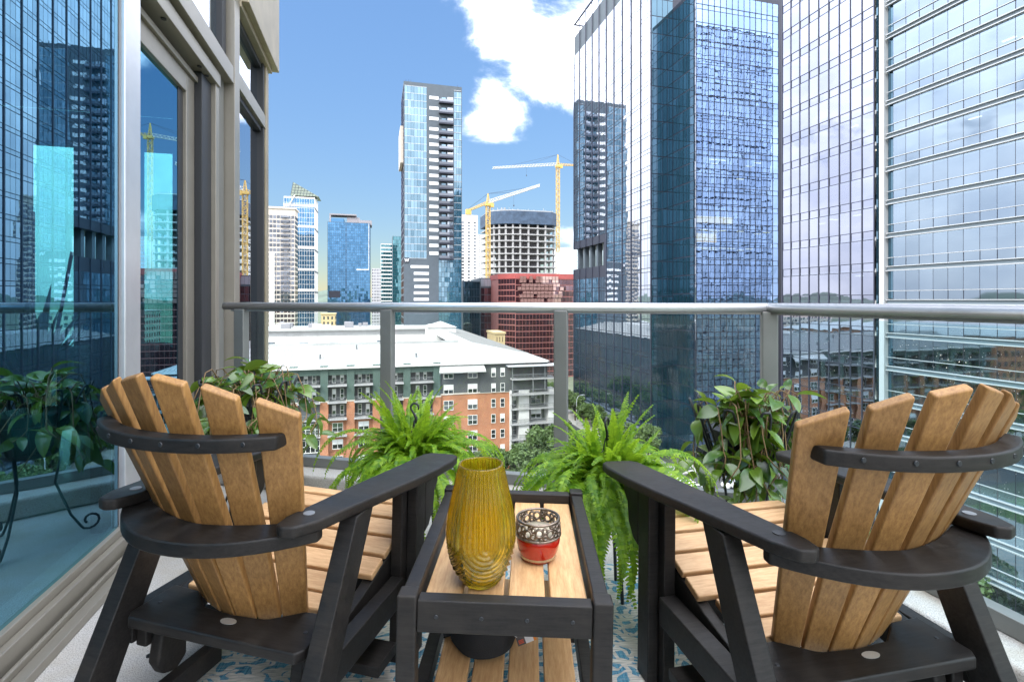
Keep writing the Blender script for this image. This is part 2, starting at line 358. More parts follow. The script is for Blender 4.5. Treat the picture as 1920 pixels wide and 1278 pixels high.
# ---------------------------------------------------------------- facade helpers
def fpt(face, at):
    if face == 'front': return lambda a, z, o: (a, at-o, z)
    if face == 'back':  return lambda a, z, o: (a, at+o, z)
    if face == 'left':  return lambda a, z, o: (at-o, a, z)
    return lambda a, z, o: (at+o, a, z)
RG = random.Random(11)
def grid(mb, face, at, a0, a1, z0, z1, nc, nr, ga=0.08, gz=0.08, o=0.05, tilt=0.002, skip=None):
    f = fpt(face, at); da = (a1-a0)/nc; dz = (z1-z0)/nr
    for i in range(nc):
        for j in range(nr):
            if skip and skip(i, j): continue
            x0, x1 = a0+i*da+ga/2, a0+(i+1)*da-ga/2; y0, y1 = z0+j*dz+gz/2, z0+(j+1)*dz-gz/2
            tx = RG.gauss(0, tilt)*(x1-x0)/2; tz = RG.gauss(0, tilt)*(y1-y0)/2
            q = [f(x0,y0,o-tx-tz), f(x1,y0,o+tx-tz), f(x1,y1,o+tx+tz), f(x0,y1,o-tx+tz)]
            if face in ('left', 'back'): q = q[::-1]
            mb.add(q, [(0,1,2,3)])
    return mb
_pc = {}
def pane(parent, face, at, a0, a1, z0, z1, m, name='pane', o=0.03, tilt=0.002):
    w_, h_ = round(a1-a0, 3), round(z1-z0, 3); key = (face in ('front','back'), w_, h_, m.name)
    if key not in _pc:
        b = MB()
        if key[0]: b.box(-w_/2, w_/2, -0.03, 0.0, -h_/2, h_/2)
        else: b.box(-0.03, 0.0, -w_/2, w_/2, -h_/2, h_/2)
        _pc[key] = b.mesh('pane', m)
    ob = link(name, _pc[key], parent); ob.location = fpt(face, at)((a0+a1)/2, (z0+z1)/2, o)
    if key[0]: ob.rotation_euler = (RG.gauss(0,tilt), 0, RG.gauss(0,tilt))
    else: ob.rotation_euler = (0, RG.gauss(0,tilt), RG.gauss(0,tilt))
    return ob
def fbox(mb, face, at, a0, a1, z0, z1, o0, o1):
    f = fpt(face, at); p, q = f(a0, z0, o0), f(a1, z1, o1)
    mb.box(min(p[0],q[0]), max(p[0],q[0]), min(p[1],q[1]), max(p[1],q[1]), min(p[2],q[2]), max(p[2],q[2])); return mb
def stuff(o): o['kind'] = 'stuff'; return o

# ---------------------------------------------------------------- near glass tower on the right (wall square to the street)
B = gthing('glass_office_tower', 'pale mirrored office tower with dark floor bands filling the right edge', 'office tower', 0, 60)
G = -GZ
zb0 = 32.7 + G
floors = [zb0 - 4*k for k in range(-12, 17) if zb0-4*k > 0.5]
TOPB = 81.5 + G
core = MB().box(11, 55, 4, 62, 0, TOPB-1); core.build('core', pmat('core_wall', (0.16,0.17,0.18), 0.9), B)
for k, z in enumerate(floors):
    MB().box(1.0, 55, 2, 64.9, z-0.05, z+0.42).build('floor_slab', M['white'] if k == 0 else bpy.data.materials['white_render'], B)
MB().box(0.05, 57, 2, 65.2, TOPB-1, TOPB).build('roof_slab', M['white'], B)
# right part: banded facade
mbd = MB(); mwl = MB(); mbs = MB(); mjt = MB()
Y0, Y1 = 2.0, 47.6; NP = 30; pw = (Y1-Y0)/NP
for z in floors:
    fl = MB()
    fbox(fl, 'left', 0, Y0, 48.3, z-0.05, z+0.04, 0.03, 0.34); fbox(fl, 'left', 0, Y0, 48.3, z+0.46, z+0.54, 0.03, 0.30)
    fl.build('ledge', M['rail'] if False else M.setdefault('ledge', pmat('ledge_metal', (0.42,0.44,0.46), 0.45, metal=0.3)), B)
    fbox(mbs, 'left', 0, Y0, 48.3, z+0.04, z+0.46, 0.0, 0.08)
    fbox(mwl, 'left', 0, Y0, 48.3, z+1.53, z+1.59, 0.03, 0.12)
mbs.build('spandrel_band', M.setdefault('spand', pmat('spandrel_grey', (0.13,0.17,0.20), 0.5)), B)
mwl.build('transom_line', M['ledge'], B)
for j in range(NP+1): fbox(mjt, 'left', 0, Y0+j*pw-0.02, Y0+j*pw+0.02, 0, TOPB, 0.0, 0.035)
stuff(mjt.build('joint', M['mull'], B))
cnt = 0; rest = MB()
for z in floors:
    for j in range(NP):
        a0, a1 = Y0+j*pw+0.025, Y0+(j+1)*pw-0.025
        zw = z - G
        if j*pw+Y0 > 32 and -16 < zw < 33: pane(B, 'left', 0, a0, a1, z+1.6, z+3.94, M['glassB2'], o=0.0, tilt=0.0007); cnt += 1
        else: grid(rest, 'left', 0, a0, a1, z+1.6, z+3.94, 1, 1, 0, 0, 0.0, 0.0007)
        grid(rest, 'left', 0, a0, a1, z+0.55, z+1.52, 1, 1, 0, 0, 0.0, 0.0007)
stuff(rest.build('pane', M['glassB2'], B))
# dark strip, pilaster and slot between the two facade parts
mb = MB(); grid(mb, 'left', 0, 47.65, 48.35, 0, TOPB, 1, len(floors), 0, 0.12, -0.15); mb.build('corner_strip', M['glassdk'], B)
MB().box(-0.42, 0.3, 48.42, 49.05, 0, TOPB).build('pilaster', M['ledge'], B)
mb = MB(); mb.box(0.32, 1.6, 48.36, 50.02, 0, TOPB); mb.build('recess', M['glassdk'], B)
# left part: fins and long panes
ya, yb = 50.0, 64.9; NC = 9; cw = (yb-ya)/NC; rest = MB(); sp = MB()
for j in range(NC+1):
    y = ya+j*cw
    fbox(MB(), 'left', 0, y-0.06, y+0.06, 0, TOPB, 0.0, 0.11).build('fin', M['fin'], B)
hl = MB()
for z in floors:
    fbox(hl, 'left', 0, ya, yb, z-0.04, z+0.04, 0.0, 0.07); fbox(hl, 'left', 0, ya, yb, z+1.06, z+1.13, 0.0, 0.07)
    for j in range(NC):
        a0, a1 = ya+j*cw+0.07, ya+(j+1)*cw-0.07
        if -32 < z-G < 50: pane(B, 'left', 0, a0, a1, z+1.14, z+3.95, M['glassB'], o=0.0, tilt=0.0012)
        else: grid(rest, 'left', 0, a0, a1, z+1.14, z+3.95, 1, 1, 0, 0, 0, 0.001)
        grid(rest, 'left', 0, a0, a1, z+0.05, z+1.05, 1, 1, 0, 0, 0.0, 0.0012)
stuff(rest.build('pane', M['glassB'], B)); hl.build('transom_line', M['fin'], B)
# end wall and roof edge
ew = MB().box(0.02, 56.9, 64.95, 65.25, 0, TOPB).build('end_wall', M['mull'], B)
mb = MB(); grid(mb, 'back', 65.25, 0.2, 56.8, 0.5, TOPB-0.4, 37, 58, 0.14, 0.22, 0.05, 0.002); stuff(mb.build('pane', M.setdefault('glassBe', tower_glass('pale_end_glass', (0.88,0.92,1.0), (0.12,0.17,0.28), 0.68, 0.22)), B))
lm = emit('office_light', (1.0,0.86,0.62), 1.4); lw_ = MB(); rl = random.Random(5)
for k in range(50):
    z = rl.choice(floors); y = rl.uniform(24, 64); x = rl.uniform(1.0, 7)
    dx, dy = (0.10, 0.6) if rl.random() < 0.6 else (0.75, 0.08)
    lw_.box(x-dx, x+dx, y-dy, y+dy, z-0.13, z-0.07)
stuff(lw_.build('ceiling_light', lm, B))

# ---------------------------------------------------------------- tall mirrored tower in the middle right
A = gthing('mirrored_glass_tower', 'tall mirrored tower with dark vertical fins beside the cranes', 'office tower', 98, 62)
TA = 89.0 + CAMZ + G; CB = 78.5 + CAMZ + G; TF = 67.8 + CAMZ + G
zo0, zo1 = 10.9+G, 17.4+G
ys = 34.6
bd = MB(); bd.box(0.05, 42, 9.05, ys, 0, CB); bd.box(0.05, 42, ys, 57, zo1, CB); bd.box(0.05, 42, ys, 57, 0, zo0)
bd.build('wall', M['mull'], A)
bay = 4.8; fl_h = 4.0
gl = MB(); 
nfl = int(CB/fl_h)
for k in range(nfl):
    z0 = CB-(k+1)*fl_h
    for b_ in range(10):
        y0 = 9+b_*bay; yc = y0+bay/2
        if yc > ys and z0 < zo1-0.3 and z0+fl_h > zo0+0.3: continue
        grid(gl, 'left', 0.05, y0+0.16, y0+bay-0.16, z0+0.95, z0+fl_h-0.03, 3, 1, 0.10, 0.1, 0.05, 0.0016)
        grid(gl, 'left', 0.05, y0+0.16, y0+bay-0.16, z0+0.03, z0+0.9, 3, 1, 0.10, 0.1, 0.05, 0.0016)
stuff(gl.build('pane', M['glassA'], A))
for b_ in range(11):
    y = 9+b_*bay
    if y > ys+1 :
        m1 = MB(); m1.box(-0.16, 0.02, y-0.15, y+0.15, zo1, TA); m1.build('fin', M['fin'], A)
        m1 = MB(); m1.box(-0.16, 0.02, y-0.15, y+0.15, 0, zo0); m1.build('fin', M['fin'], A)
    else: MB().box(-0.16, 0.02, y-0.15, y+0.15, 0, TA).build('fin', M['fin'], A)
for y in (37.0, 41.8, 46.6, 51.4, 56.2): MB().box(1.2, 2.6, y-0.7, y+0.7, zo0, zo1).build('column', M['slate'], A)
# crown: open louvre screen with a rail on top
cr = MB(); cr.box(0.25, 0.6, 9, 57, CB, TA-4.0); cr.box(0.3, 41, 56.4, 56.9, CB, TA-4.0); cr.build('crown_screen', M['slate'], A)
tr = MB(); tr.box(-0.1, 0.35, 9, 57, TA-0.35, TA); tr.box(-0.1, 41, 56.6, 57.0, TA-0.35, TA); tr.build('crown_rail', M['fin'], A)
MB().box(6, 38, 14, 52, CB, TA-3).build('plant_room', M['slate'], A)
# recessed face beside the fin wall
rc = MB(); grid(rc, 'front', 9.05, 0.15, 5.75, 0, CB, 4, nfl, 0.12, 0.2, 0.05, 0.002); stuff(rc.build('recess_pane', M['glassdk'], A))
# projecting front block with rooms behind its glass
x0, x1 = 5.8, 27.4; NCF = 14; cwf = (x1-x0)/NCF
MB().box(x0+0.2, x1, 8.2, 8.9, 0, TF).build('back_wall', M.setdefault('roomwall', pmat('room_wall', (0.20,0.24,0.27), 0.9)), A)
nff = int(TF/fl_h)
ffl = [TF-(k+1)*fl_h for k in range(nff)]
for z in ffl: MB().box(x0+0.08, x1, 0.10, 8.2, z-0.05, z+0.85).build('floor_slab', M['slate'], A)
MB().box(x0-0.05, x1, -0.05, 9, TF-0.1, TF+0.8).build('parapet', M['mull'], A)
vm = MB()
for j in range(NCF+1): fbox(vm, 'front', 0, x0+j*cwf-0.05, x0+j*cwf+0.05, 0, TF, 0.0, 0.10)
stuff(vm.build('mullion', M['mull'], A)); hm = MB(); rest = MB(); c_ = 0
for k, z in enumerate(ffl):
    fbox(hm, 'front', 0, x0, x1, z-0.05, z+0.05, 0.0, 0.08); fbox(hm, 'front', 0, x0, x1, z+1.05, z+1.15, 0.0, 0.08)
    for j in range(NCF):
        a0, a1 = x0+j*cwf+0.06, x0+(j+1)*cwf-0.06
        if c_ < 294: pane(A, 'front', 0, a0, a1, z+1.16, z+3.94, M['glassAf'], o=0.0, tilt=0.0018); c_ += 1
        else: grid(rest, 'front', 0, a0, a1, z+1.16, z+3.94, 1, 1, 0, 0, 0, 0.0025)
        grid(rest, 'front', 0, a0, a1, z+0.06, z+1.04, 1, 1, 0, 0, 0.0, 0.0025)
stuff(rest.build('pane', M['glassAf'], A)); hm.build('transom_line', M['mull'], A)
sb = MB().box(x0, x0+0.06, 0.0, 9, 0, TF); sb.build('side_wall', M['mull'], A)
sg = MB(); grid(sg, 'left', x0, 0.1, 2.2, 0, TF, 1, nff*2, 0.06, 0.12, 0.04, 0.001); stuff(sg.build('side_pane', M['glassA'], A))
sg = MB(); grid(sg, 'left', x0, 2.2, 8.9, 0, TF, 5, nff, 0.12, 0.25, 0.04, 0.002); stuff(sg.build('side_pane', M['glassdk'], A))
warm = emit('warm_office_light', (1.0,0.66,0.28), 0.9); wl = MB(); rl = random.Random(9)
for z in ffl:
    zw = z - G
    p = 0.8 if (10 < zw < 20) else 0.3 if (28 < zw < 36) else 0.0
    for j in range(9):
        if rl.random() < p*(1.0 if j < 5 else 0.5):
            x = x0+1.2+j*2.4; wl.box(x-0.9, x+0.9, 2.0, 2.5, z-0.12, z-0.06); 
            if rl.random() < 0.5: wl.box(x-0.9, x+0.9, 5.0, 5.4, z-0.12, z-0.06)
stuff(wl.build('ceiling_light', warm, A))
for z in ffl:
    if 11 < z-G < 19: MB().box(x0+0.3, x0+(9.5 if z-G < 15 else 14.0), 5.8, 6.0, z+(1.6 if z-G < 15 else 2.2), z+3.7).build('glow_panel', M.setdefault('roomglow', emit('office_glow', (1.0,0.56,0.18), 0.55)), A)  # no lamp: emissive panel inside the glass, its glow stands in for lit rooms
# street canopy
cn = MB(); cn.box(-4.0, -0.4, 9, 57, 4.9, 5.4); cn.build('canopy', M['slate'], A)

# ---------------------------------------------------------------- slate and glass hotel tower
u = 217; v0 = pv(757, u); v1 = pv(866, u); WZ = pz(152, u, v0)+G
W = gthing('hotel_tower', 'slim slate and blue glass high-rise with a column of balconies and white W sign', 'tower', u, v0)
wd = v1-v0
fx = lambda px: pv(px, u)-v0
fz = lambda py, px: pz(py, u, pv(px, u))+G
MB().box(0, wd, 0.02, 22, 0, WZ).build('wall', M['slate'], W)
ztop = fz(160, 760); zlow = fz(484, 780); nfl = 24; fh = (ztop-zlow)/nfl
g = MB(); grid(g, 'front', 0, fx(758.5), fx(800), zlow, ztop, 7, nfl, 0.10, 0.12, 0.05, 0.004); grid(g, 'front', 0, fx(851), fx(865), fz(482, 858), fz(173, 858), 3, nfl, 0.10, 0.12, 0.05, 0.004)
grid(g, 'front', 0, fx(822.5), fx(865), 0, fz(483, 840), 8, 26, 0.10, 0.12, 0.06, 0.006)
stuff(g.build('glazing', M['glassW'], W))
ln = MB()
for k in range(nfl+1): fbox(ln, 'front', 0, fx(758.5), fx(800), zlow+k*fh-0.12, zlow+k*fh+0.06, 0.03, 0.09); fbox(ln, 'front', 0, fx(851), fx(865), zlow+k*fh-0.12, zlow+k*fh+0.06, 0.03, 0.09)
stuff(ln.build('floor_line', M['ledge'], W))
bz = [184, 203.5, 223, 242.5] + [257+14.55*k for k in range(16)]
for py in bz:
    z = fz(py, 812); b_ = MB(); fbox(b_, 'front', 0, fx(805), fx(822), z-0.55, z+0.75, 0.03, 0.10); b_.build('window', M['litwin'], W)
    s = MB(); z = fz(py+8, 835); fbox(s, 'front', 0, fx(823), fx(849.5), z-0.9, z-0.25, 0.02, 1.7)
    bo = s.build('balcony', M['mull'], W)
    r2 = MB(); fbox(r2, 'front', 0, fx(823), fx(849.5), z-0.25, z+0.75, 1.6, 1.66); r2.build('railing', M['glassGr'], bo)
    d = MB(); fbox(d, 'front', 0, fx(828), fx(836), z-0.2, z+1.9, 0.03, 0.09); d.build('door', M['glassW'], W)
    d = MB(); fbox(d, 'front', 0, fx(839), fx(849.5), z-0.2, z+2.2, 0.03, 0.12); d.build('door', M['pane_pale'] if 'pane_pale' in M else M.setdefault('pane_pale', tower_glass('pale_pane', (0.8,0.85,0.92), (0.4,0.44,0.5), 0.4, 0.3)), W)
for py, pl in ((500, 770), (512.5, 776), (524.5, 776), (537, 777), (549, 776), (561, 776)):
    z = fz(py, 790); b_ = MB(); fbox(b_, 'front', 0, fx(pl), fx(804), z-0.55, z+0.55, 0.03, 0.10); b_.build('window', M['litwin'], W)
wz = fz(487, 762); sgm = MB(); fbox(sgm, 'front', 0, fx(758.2), fx(767), wz-1.1, wz+0.9, 0.04, 0.25); sgo = sgm.build('sign_panel', M['mull'], W)
wm_ = MB(); xs = [fx(758.9), fx(760.9), fx(762.7), fx(764.5), fx(766.4)]
for (i, za), (j, zb) in zip(((0,.6),(1,-.7),(2,.5),(3,-.7)), ((1,-.7),(2,.5),(3,-.7),(4,.6))): wm_.bar((xs[i], -0.32, wz+za-0.1), (xs[j], -0.32, wz+zb-0.1), 0.25, 0.12, (0,1,0))
wm_.build('sign_letter', M['litwin'], sgo)
sd_ = MB(); grid(sd_, 'left', 0, 0.5, 21.5, 0.5, WZ-1, 6, 40, 0.5, 0.8, 0.05, 0.004); stuff(sd_.build('side_pane', M['glassRd'], W))
pl = MB(); pl.box(-1.2, 0, 4, 20, fz(300,755), fz(230,755)); pl.build('side_wall', M['beige'], W)
an = MB()
for x in (1.0, 2.1, 3.0, wd-1.5): an.box(x-0.06, x+0.06, 2, 2.12, WZ, WZ+1.6)
an.build('antenna', M['mull'], W)

# ---------------------------------------------------------------- generic far tower
def fartower(name, label, cat, u, pxl, pxr, pyt, d, wallm, glassm, nc, fh, ga=0.3, gz=0.5, sides=('front','right'), zmin=0.0, tilt=0.003, nd_=None, top=0.0):
    v0, v1 = pv(pxl, u), pv(pxr, u); w_ = v1-v0; h_ = pz(pyt, u, (v0+v1)/2)+G
    t = gthing(name, label, cat, u, v0)
    MB().box(0, w_, 0, d, 0, h_).build('wall', wallm, t)
    nr = max(1, int((h_-top-0.5)/fh)); g = MB()
    if 'front' in sides: grid(g, 'front', 0, 0.2, w_-0.2, 0.3, h_-top-0.2, nc, nr, ga, gz, 0.05, tilt)
    ncd = nd_ or max(2, int(nc*d/w_))
    if 'right' in sides: grid(g, 'right', w_, 0.2, d-0.2, 0.3, h_-top-0.2, ncd, nr, ga, gz, 0.05, tilt)
    if 'left' in sides: grid(g, 'left', 0, 0.2, d-0.2, 0.3, h_-top-0.2, ncd, nr, ga, gz, 0.05, tilt)
    if g.v: stuff(g.build('window_pane', glassm, t))
    return t, w_, h_, v0
# beige residential slab
t, w_, h_, v0 = fartower('apartment_tower', 'beige residential high-rise with dark balconies beside the window wall', 'tower', 385, 455, 553, 390, 14, M['beige'], M['glassGr'], 14, 3.2, 0.35, 1.05, top=4.0)
x = lambda px: pv(px, 385)-v0
for k in range(20):
    z = h_-6-k*3.2; b_ = MB().box(x(527), x(543), -1.4, 0, z-0.25, z+0.9); b_.build('balcony', M['glassGr'], t)
MB().box(-0.5, w_+0.6, -0.6, 14.5, h_-0.2, h_+1.2).build('cornice', M['beige'], t)
MB().box(x(505), x(515), -1.0, 0, 0, pz(472, 385, -80)+G).build('pier', M['white'], t)
# blue tower with a sloping glass sail on top
t, w_, h_, v0 = fartower('sail_top_tower', 'blue glass tower with white side and sloping glass sail on its roof', 'tower', 470, 532, 590, 369, 26, M['white'], M['glassBl'], 12, 4.0, 0.25, 0.35, sides=('front',), top=1)
x = lambda px: pv(px, 470)-v0
for k, py in enumerate((385, 424, 464, 505, 544)):
    z = pz(py, 470, pv(560,470))+G; MB().box(-0.3, w_+0.2, -0.35, 0.05, z-1.0, z+1.0).build('white_band', M['white'], t)
    MB().box(w_-0.1, w_+0.25, 0, 26, z-2.2, z-1.0).build('dark_band', M['slate'], t)
zz = lambda py: pz(py, 470, pv(560,470))+G
sail = MB(); y0 = 2.0
P_ = [(x(544), zz(366)), (x(597), zz(366)), (x(549), zz(341))]
sail.add([(P_[0][0],y0,P_[0][1]),(P_[1][0],y0,P_[1][1]),(P_[2][0],y0,P_[2][1]),(P_[0][0],y0+14,P_[0][1]),(P_[1][0],y0+22,P_[1][1]),(P_[2][0],y0+2,P_[2][1])], [(0,1,2),(3,5,4),(1,4,5,2),(0,2,5,3),(0,3,4,1)])
sail.build('glass_sail', M.setdefault('sail', tower_glass('sail_glass', (0.36,0.42,0.38), (0.19,0.22,0.17), 0.25, 0.3)), t)
sm = MB()
for k in range(9):
    f = k/9; sm.bar((P_[0][0]+(P_[1][0]-P_[0][0])*f, y0-0.15, P_[0][1]), (P_[2][0]+(P_[1][0]-P_[2][0])*f, y0-0.15, P_[2][1]+(P_[1][1]-P_[2][1])*f), 0.25)
for k in range(1,5):
    f = k/5; zz_ = P_[0][1]+(P_[2][1]-P_[0][1])*f; sm.bar((P_[0][0]+(P_[2][0]-P_[0][0])*f, y0-0.15, zz_), (P_[2][0]+(P_[1][0]-P_[2][0])*(1-f), y0-0.15, zz_), 0.2)
stuff(sm.build('sail_frame', M['slate'], t))
MB().bar((x(541), -0.6, zz(388)), (x(553), -0.6, zz(366)), 0.9).build('brace', M['white'], t)
# deep blue office block
t, w_, h_, v0 = fartower('blue_office_block', 'wide deep blue glass office block with grey roof plant', 'tower', 418, 614, 694, 417, 24, M['slate'], M['glassBl'], 22, 2.1, 0.10, 0.14, tilt=0.006)
x = lambda px: pv(px, 418)-v0; zz = lambda py: pz(py, 418, pv(655,418))+G
MB().box(x(650), x(674), 4, 16, h_, zz(406)).build('roof_plant', M.setdefault('greyp', pmat('grey_panel', (0.25,0.24,0.26), 0.7)), t)
MB().box(x(617), x(644), 3, 14, h_, zz(409)).build('roof_plant', M['glassBl'], t)
MB().box(x(617), x(668), 2.5, 15, zz(403), zz(400.5)).build('roof_canopy', M['greyp'], t)
MB().box(x(617), x(620), 2.6, 6, h_, zz(402)).build('roof_post', M['greyp'], t)
MB().box(x(672), x(697), 3, 20, h_-1, zz(411)).build('roof_plant', M['greyp'], t)
MB().box(x(648.5), x(649.3), -0.15, 0, 0, h_).build('joint', M['mull'], t)
MB().box(x(691), x(692), -0.4, 0, zz(505), zz(418)).build('white_trim', M['white'], t)
MB().box(x(668), x(692), -0.4, 0, zz(506), zz(504)).build('white_trim', M['white'], t)
MB().box(x(616), x(638), -0.1, 0.3, zz(558), zz(545)).build('sky_lobby', M['mull'], t)
fartower('grey_tower', 'narrow grey tower behind the blue office block', 'tower', 640, 697, 715, 503, 20, M.setdefault('greyw', pmat('grey_wall', (0.42,0.42,0.45), 0.8)), M['glassGr'], 6, 3.6, 0.9, 1.6)
fartower('striped_tower', 'white and teal striped tower behind the hotel tower', 'tower', 600, 714, 737, 457, 18, M['white'], M['glassTe'], 5, 4.2, 0.1, 1.5)
fartower('teal_tower', 'teal glass tower touching the hotel tower', 'tower', 560, 736, 760, 443, 18, M['slate'], M['glassTe'], 8, 3.8, 0.15, 0.2)
t, w_, h_, v0 = fartower('white_balcony_tower', 'white apartment tower behind the yellow crane mast', 'tower', 520, 862, 896, 403, 22, M['white'], M['glassGr'], 3, 3.3, 3.6, 1.7, sides=('front',), top=6)
fartower('pale_glass_tower', 'pale glass tower between the concrete frame and mirrored tower', 'tower', 560, 1048, 1090, 465, 24, M['white'], M.setdefault('palegl', tower_glass('pale_blue_glass', (0.75,0.86,0.92), (0.5,0.62,0.68), 0.4, 0.2)), 10, 3.4, 0.15, 0.9)
fartower('distant_slab', 'low pale slab seen behind the white tower', 'tower', 700, 893, 925, 440, 20, M['white'], M['glassGr'], 9, 3.2, 1.2, 1.6)
# dark glass block beside the red building
t, w_, h_, v0 = fartower('dark_glass_block', 'dark blue glass block in front of the white tower', 'office block', 250, 868, 900, 527, 30, M['slate'], M['glassdk'], 10, 3.6, 0.12, 0.15)
MB().box(w_+0.05, w_+16, -1.0, 26, 0, h_+1.6).build('wing', M['slate'], t)
g = MB(); grid(g, 'front', -1.0, w_+0.2, w_+15.8, h_-2.5, h_+1.2, 9, 1, 0.1, 0.1, 0.06, 0.01); stuff(g.build('clerestory_pane', M['pane_pale'], t))
g = MB(); grid(g, 'front', -1.0, w_+0.2, w_+15.8, 0.5, h_-3.2, 9, 12, 0.1, 0.3, 0.06, 0.004); stuff(g.build('window_pane', M['glassRd'], t))

# ---------------------------------------------------------------- concrete frame under construction
u = 330; vc = pv(985, u)
K = gthing('construction_tower', 'unfinished concrete frame tower with blue netting round its top floors', 'tower', u, vc)
sK = dep(u, vc)/F
zz = lambda py: pz(py, u, vc)+G
hwK = (1050-921)/2*sK
def outline(ex=0.0):
    pts = []
    for k in range(13):                      # rounded left front corner
        a = pi + (pi/2)*k/12; pts.append((-hwK*0.15 + (hwK*0.85+ex)*cos(a), 14+ (14+ex)*sin(a)))
    pts += [(hwK*0.78+ex, 0-ex), (hwK+ex, 6-ex), (hwK+ex, 34), (-hwK-ex, 34)]
    return pts
lev = []
py = 512.0
while py > 424: lev.append(zz(py)); py -= 12.1
for z in [zz(590), zz(578), zz(565), zz(551), zz(538), zz(525)] + lev: MB().prism(outline(0.5), z-0.35, z+0.35).build('floor_slab', M['concrete'], K)
co = [outline(-0.6)[i] for i in (0,2,4,6,8,10,12)] + [(hwK*x_, 0.6) for x_ in (0.1, 0.38, 0.62)] + [(hwK-0.8, 6.5), (hwK-0.8, 16), (hwK-0.8, 26)]
for (x_, y_) in co: MB().box(x_-0.55, x_+0.55, y_-0.55, y_+0.55, 0, zz(417)).build('column', M['concrete'], K)
MB().prism([(x_*0.62, 17+(y_-17)*0.55) for x_, y_ in outline(0)], 0, zz(415)).build('core_wall', M['greyp'], K)
MB().prism(outline(0.9), zz(420), zz(396)).build('safety_net', M['net'], K)
MB().prism(outline(0.3), zz(396), zz(394)).build('roof_slab', M['concrete'], K)
rb = MB(); rl = random.Random(4)
for k in range(40):
    p_, q_ = rl.choice(outline(0.3)), rl.choice(outline(0.3)); f = rl.random(); x_, y_ = p_[0]*(1-f)+q_[0]*f, p_[1]*(1-f)+q_[1]*f
    rb.box(x_-0.1, x_+0.1, y_-0.1, y_+0.1, zz(394), zz(394)+rl.uniform(0.6,2.0))
stuff(rb.build('starter_bars', M['concrete'], K))
sl_ = [outline(0.9)[i] for i in range(6, 13)]
bp = MB(); bp.prism([(-hwK*0.97, 10), (-hwK*0.2, -0.9), (-hwK*0.2, 0.2), (-hwK*0.9, 11)], zz(524), zz(512)); bp.build('hoarding', M['slate'], K)

# ---------------------------------------------------------------- cranes
def crane(label, u, px, py_base, py_joint, py_apex, tip, tail, mm):
    v = pv(px, u); Z = lambda py, q=px: pz(py, u, pv(q, u))
    zg = GZ; t = gthing('tower_crane', label, 'crane', u, v, zg, 'tower cranes over the building site')
    s = 1.15; zj = Z(py_joint)-zg; za = Z(py_apex)-zg
    m1 = MB()
    for sx in (-s, s):
        for sy in (-s, s): m1.bar((sx,sy,0), (sx,sy,zj), 0.27)
    k = 0; z = max(0, Z(py_base)-zg-30)
    while z < zj-2:
        z2 = z+2.4
        for a, b in (((-s,-s),(s,-s)),((s,-s),(s,s)),((s,s),(-s,s)),((-s,s),(-s,-s))):
            if k % 2: a, b = b, a
            m1.bar((a[0],a[1],z), (b[0],b[1],z2), 0.24); m1.bar((a[0],a[1],z2), (b[0],b[1],z2), 0.2)
        z = z2; k += 1
    m1.build('mast', mm, t)
    MB().box(-1.7,1.7,-1.7,1.7,zj-0.8,zj+0.8).build('slewing_ring', M['cyel'], t)
    MB().box(1.3,3.2,-2.2,-0.4,zj-1.6,zj+0.9).build('cab', M['cyel'], t)
    ap = MB()
    for sx in (-0.9,0.9):
        for sy in (-0.9,0.9): ap.bar((sx,sy,zj), (sx*0.15,sy*0.15,za), 0.3)
    for f in (0.25,0.5,0.75): ap.box(-0.9*(1-f)-0.1,0.9*(1-f)+0.1,-0.9*(1-f)-0.1,0.9*(1-f)+0.1, zj+(za-zj)*f-0.1, zj+(za-zj)*f+0.1)
    ap.build('apex_frame', M['cyel'], t)
    def jib(p, m, name, hh_, parts=22):
        x1 = pv(p[0], u)-v; y1 = p[2]; z1 = pz(p[1], u, pv(p[0],u)) - zg
        a = Vector((0,0,zj+0.8)); b = Vector((x1, y1, z1)); d_ = (b-a); sdv = d_.cross(Vector((0,0,1))).normalized()*0.7; up = Vector((0,0,hh_))
        j = MB(); j.bar(a+sdv, b+sdv, 0.26); j.bar(a-sdv, b-sdv, 0.26); j.bar(a+up, b+up*0.6, 0.28)
        for i in range(parts):
            p0, p1 = a+d_*(i/parts), a+d_*((i+1)/parts); pm = a+d_*((i+0.5)/parts)+up*(1-0.4*i/parts)
            for s_ in (sdv, -sdv): j.bar(p0+s_, pm, 0.16); j.bar(pm, p1+s_, 0.16)
            j.bar(p0+sdv, p1-sdv, 0.14)
        j.build(name, m, t); return b
    e = jib(tip, M['cwhite'], 'jib', 2.0); e2 = jib(tail, M['cyel'], 'counter_jib', 1.6, 8)
    cw_ = MB(); cw_.box(e2.x-1.6, e2.x+1.6, e2.y-1.2, e2.y+1.2, e2.z-2.2, e2.z+1.0); cw_.build('counterweight', M['cyel'], t)
    ti = MB(); top = Vector((0,0,za)); mid = Vector((0,0,zj+0.8)).lerp(e, 0.45)+Vector((0,0,1.8)); q = Vector((0,0,zj+0.8)).lerp(e, 0.75)+Vector((0,0,1.5))
    ti.bar(top, mid, 0.13); ti.bar(top, q, 0.13); ti.bar(top, e2+Vector((0,0,1.4)), 0.13); ti.build('tie_bar', M['fin'], t)
    hk = MB(); h0 = Vector((0,0,zj+0.8)).lerp(e, 0.5); hk.bar(h0, h0-Vector((0,0,6)), 0.08); hk.box(h0.x-0.3,h0.x+0.3,h0.y-0.3,h0.y+0.3,h0.z-6.8,h0.z-6); hk.build('hook_block', M['fin'], t)
    return t
crane('lower yellow tower crane standing in front of the concrete frame', 300, 915, 525, 384, 363, (1001, 357, -12), (881, 393, 5), M['cyel'])
crane('taller yellow and white tower crane rising behind the concrete frame', 372, 1046, 400, 312, 290, (916, 325, -14), (1085, 308, 5), M['cyel'])

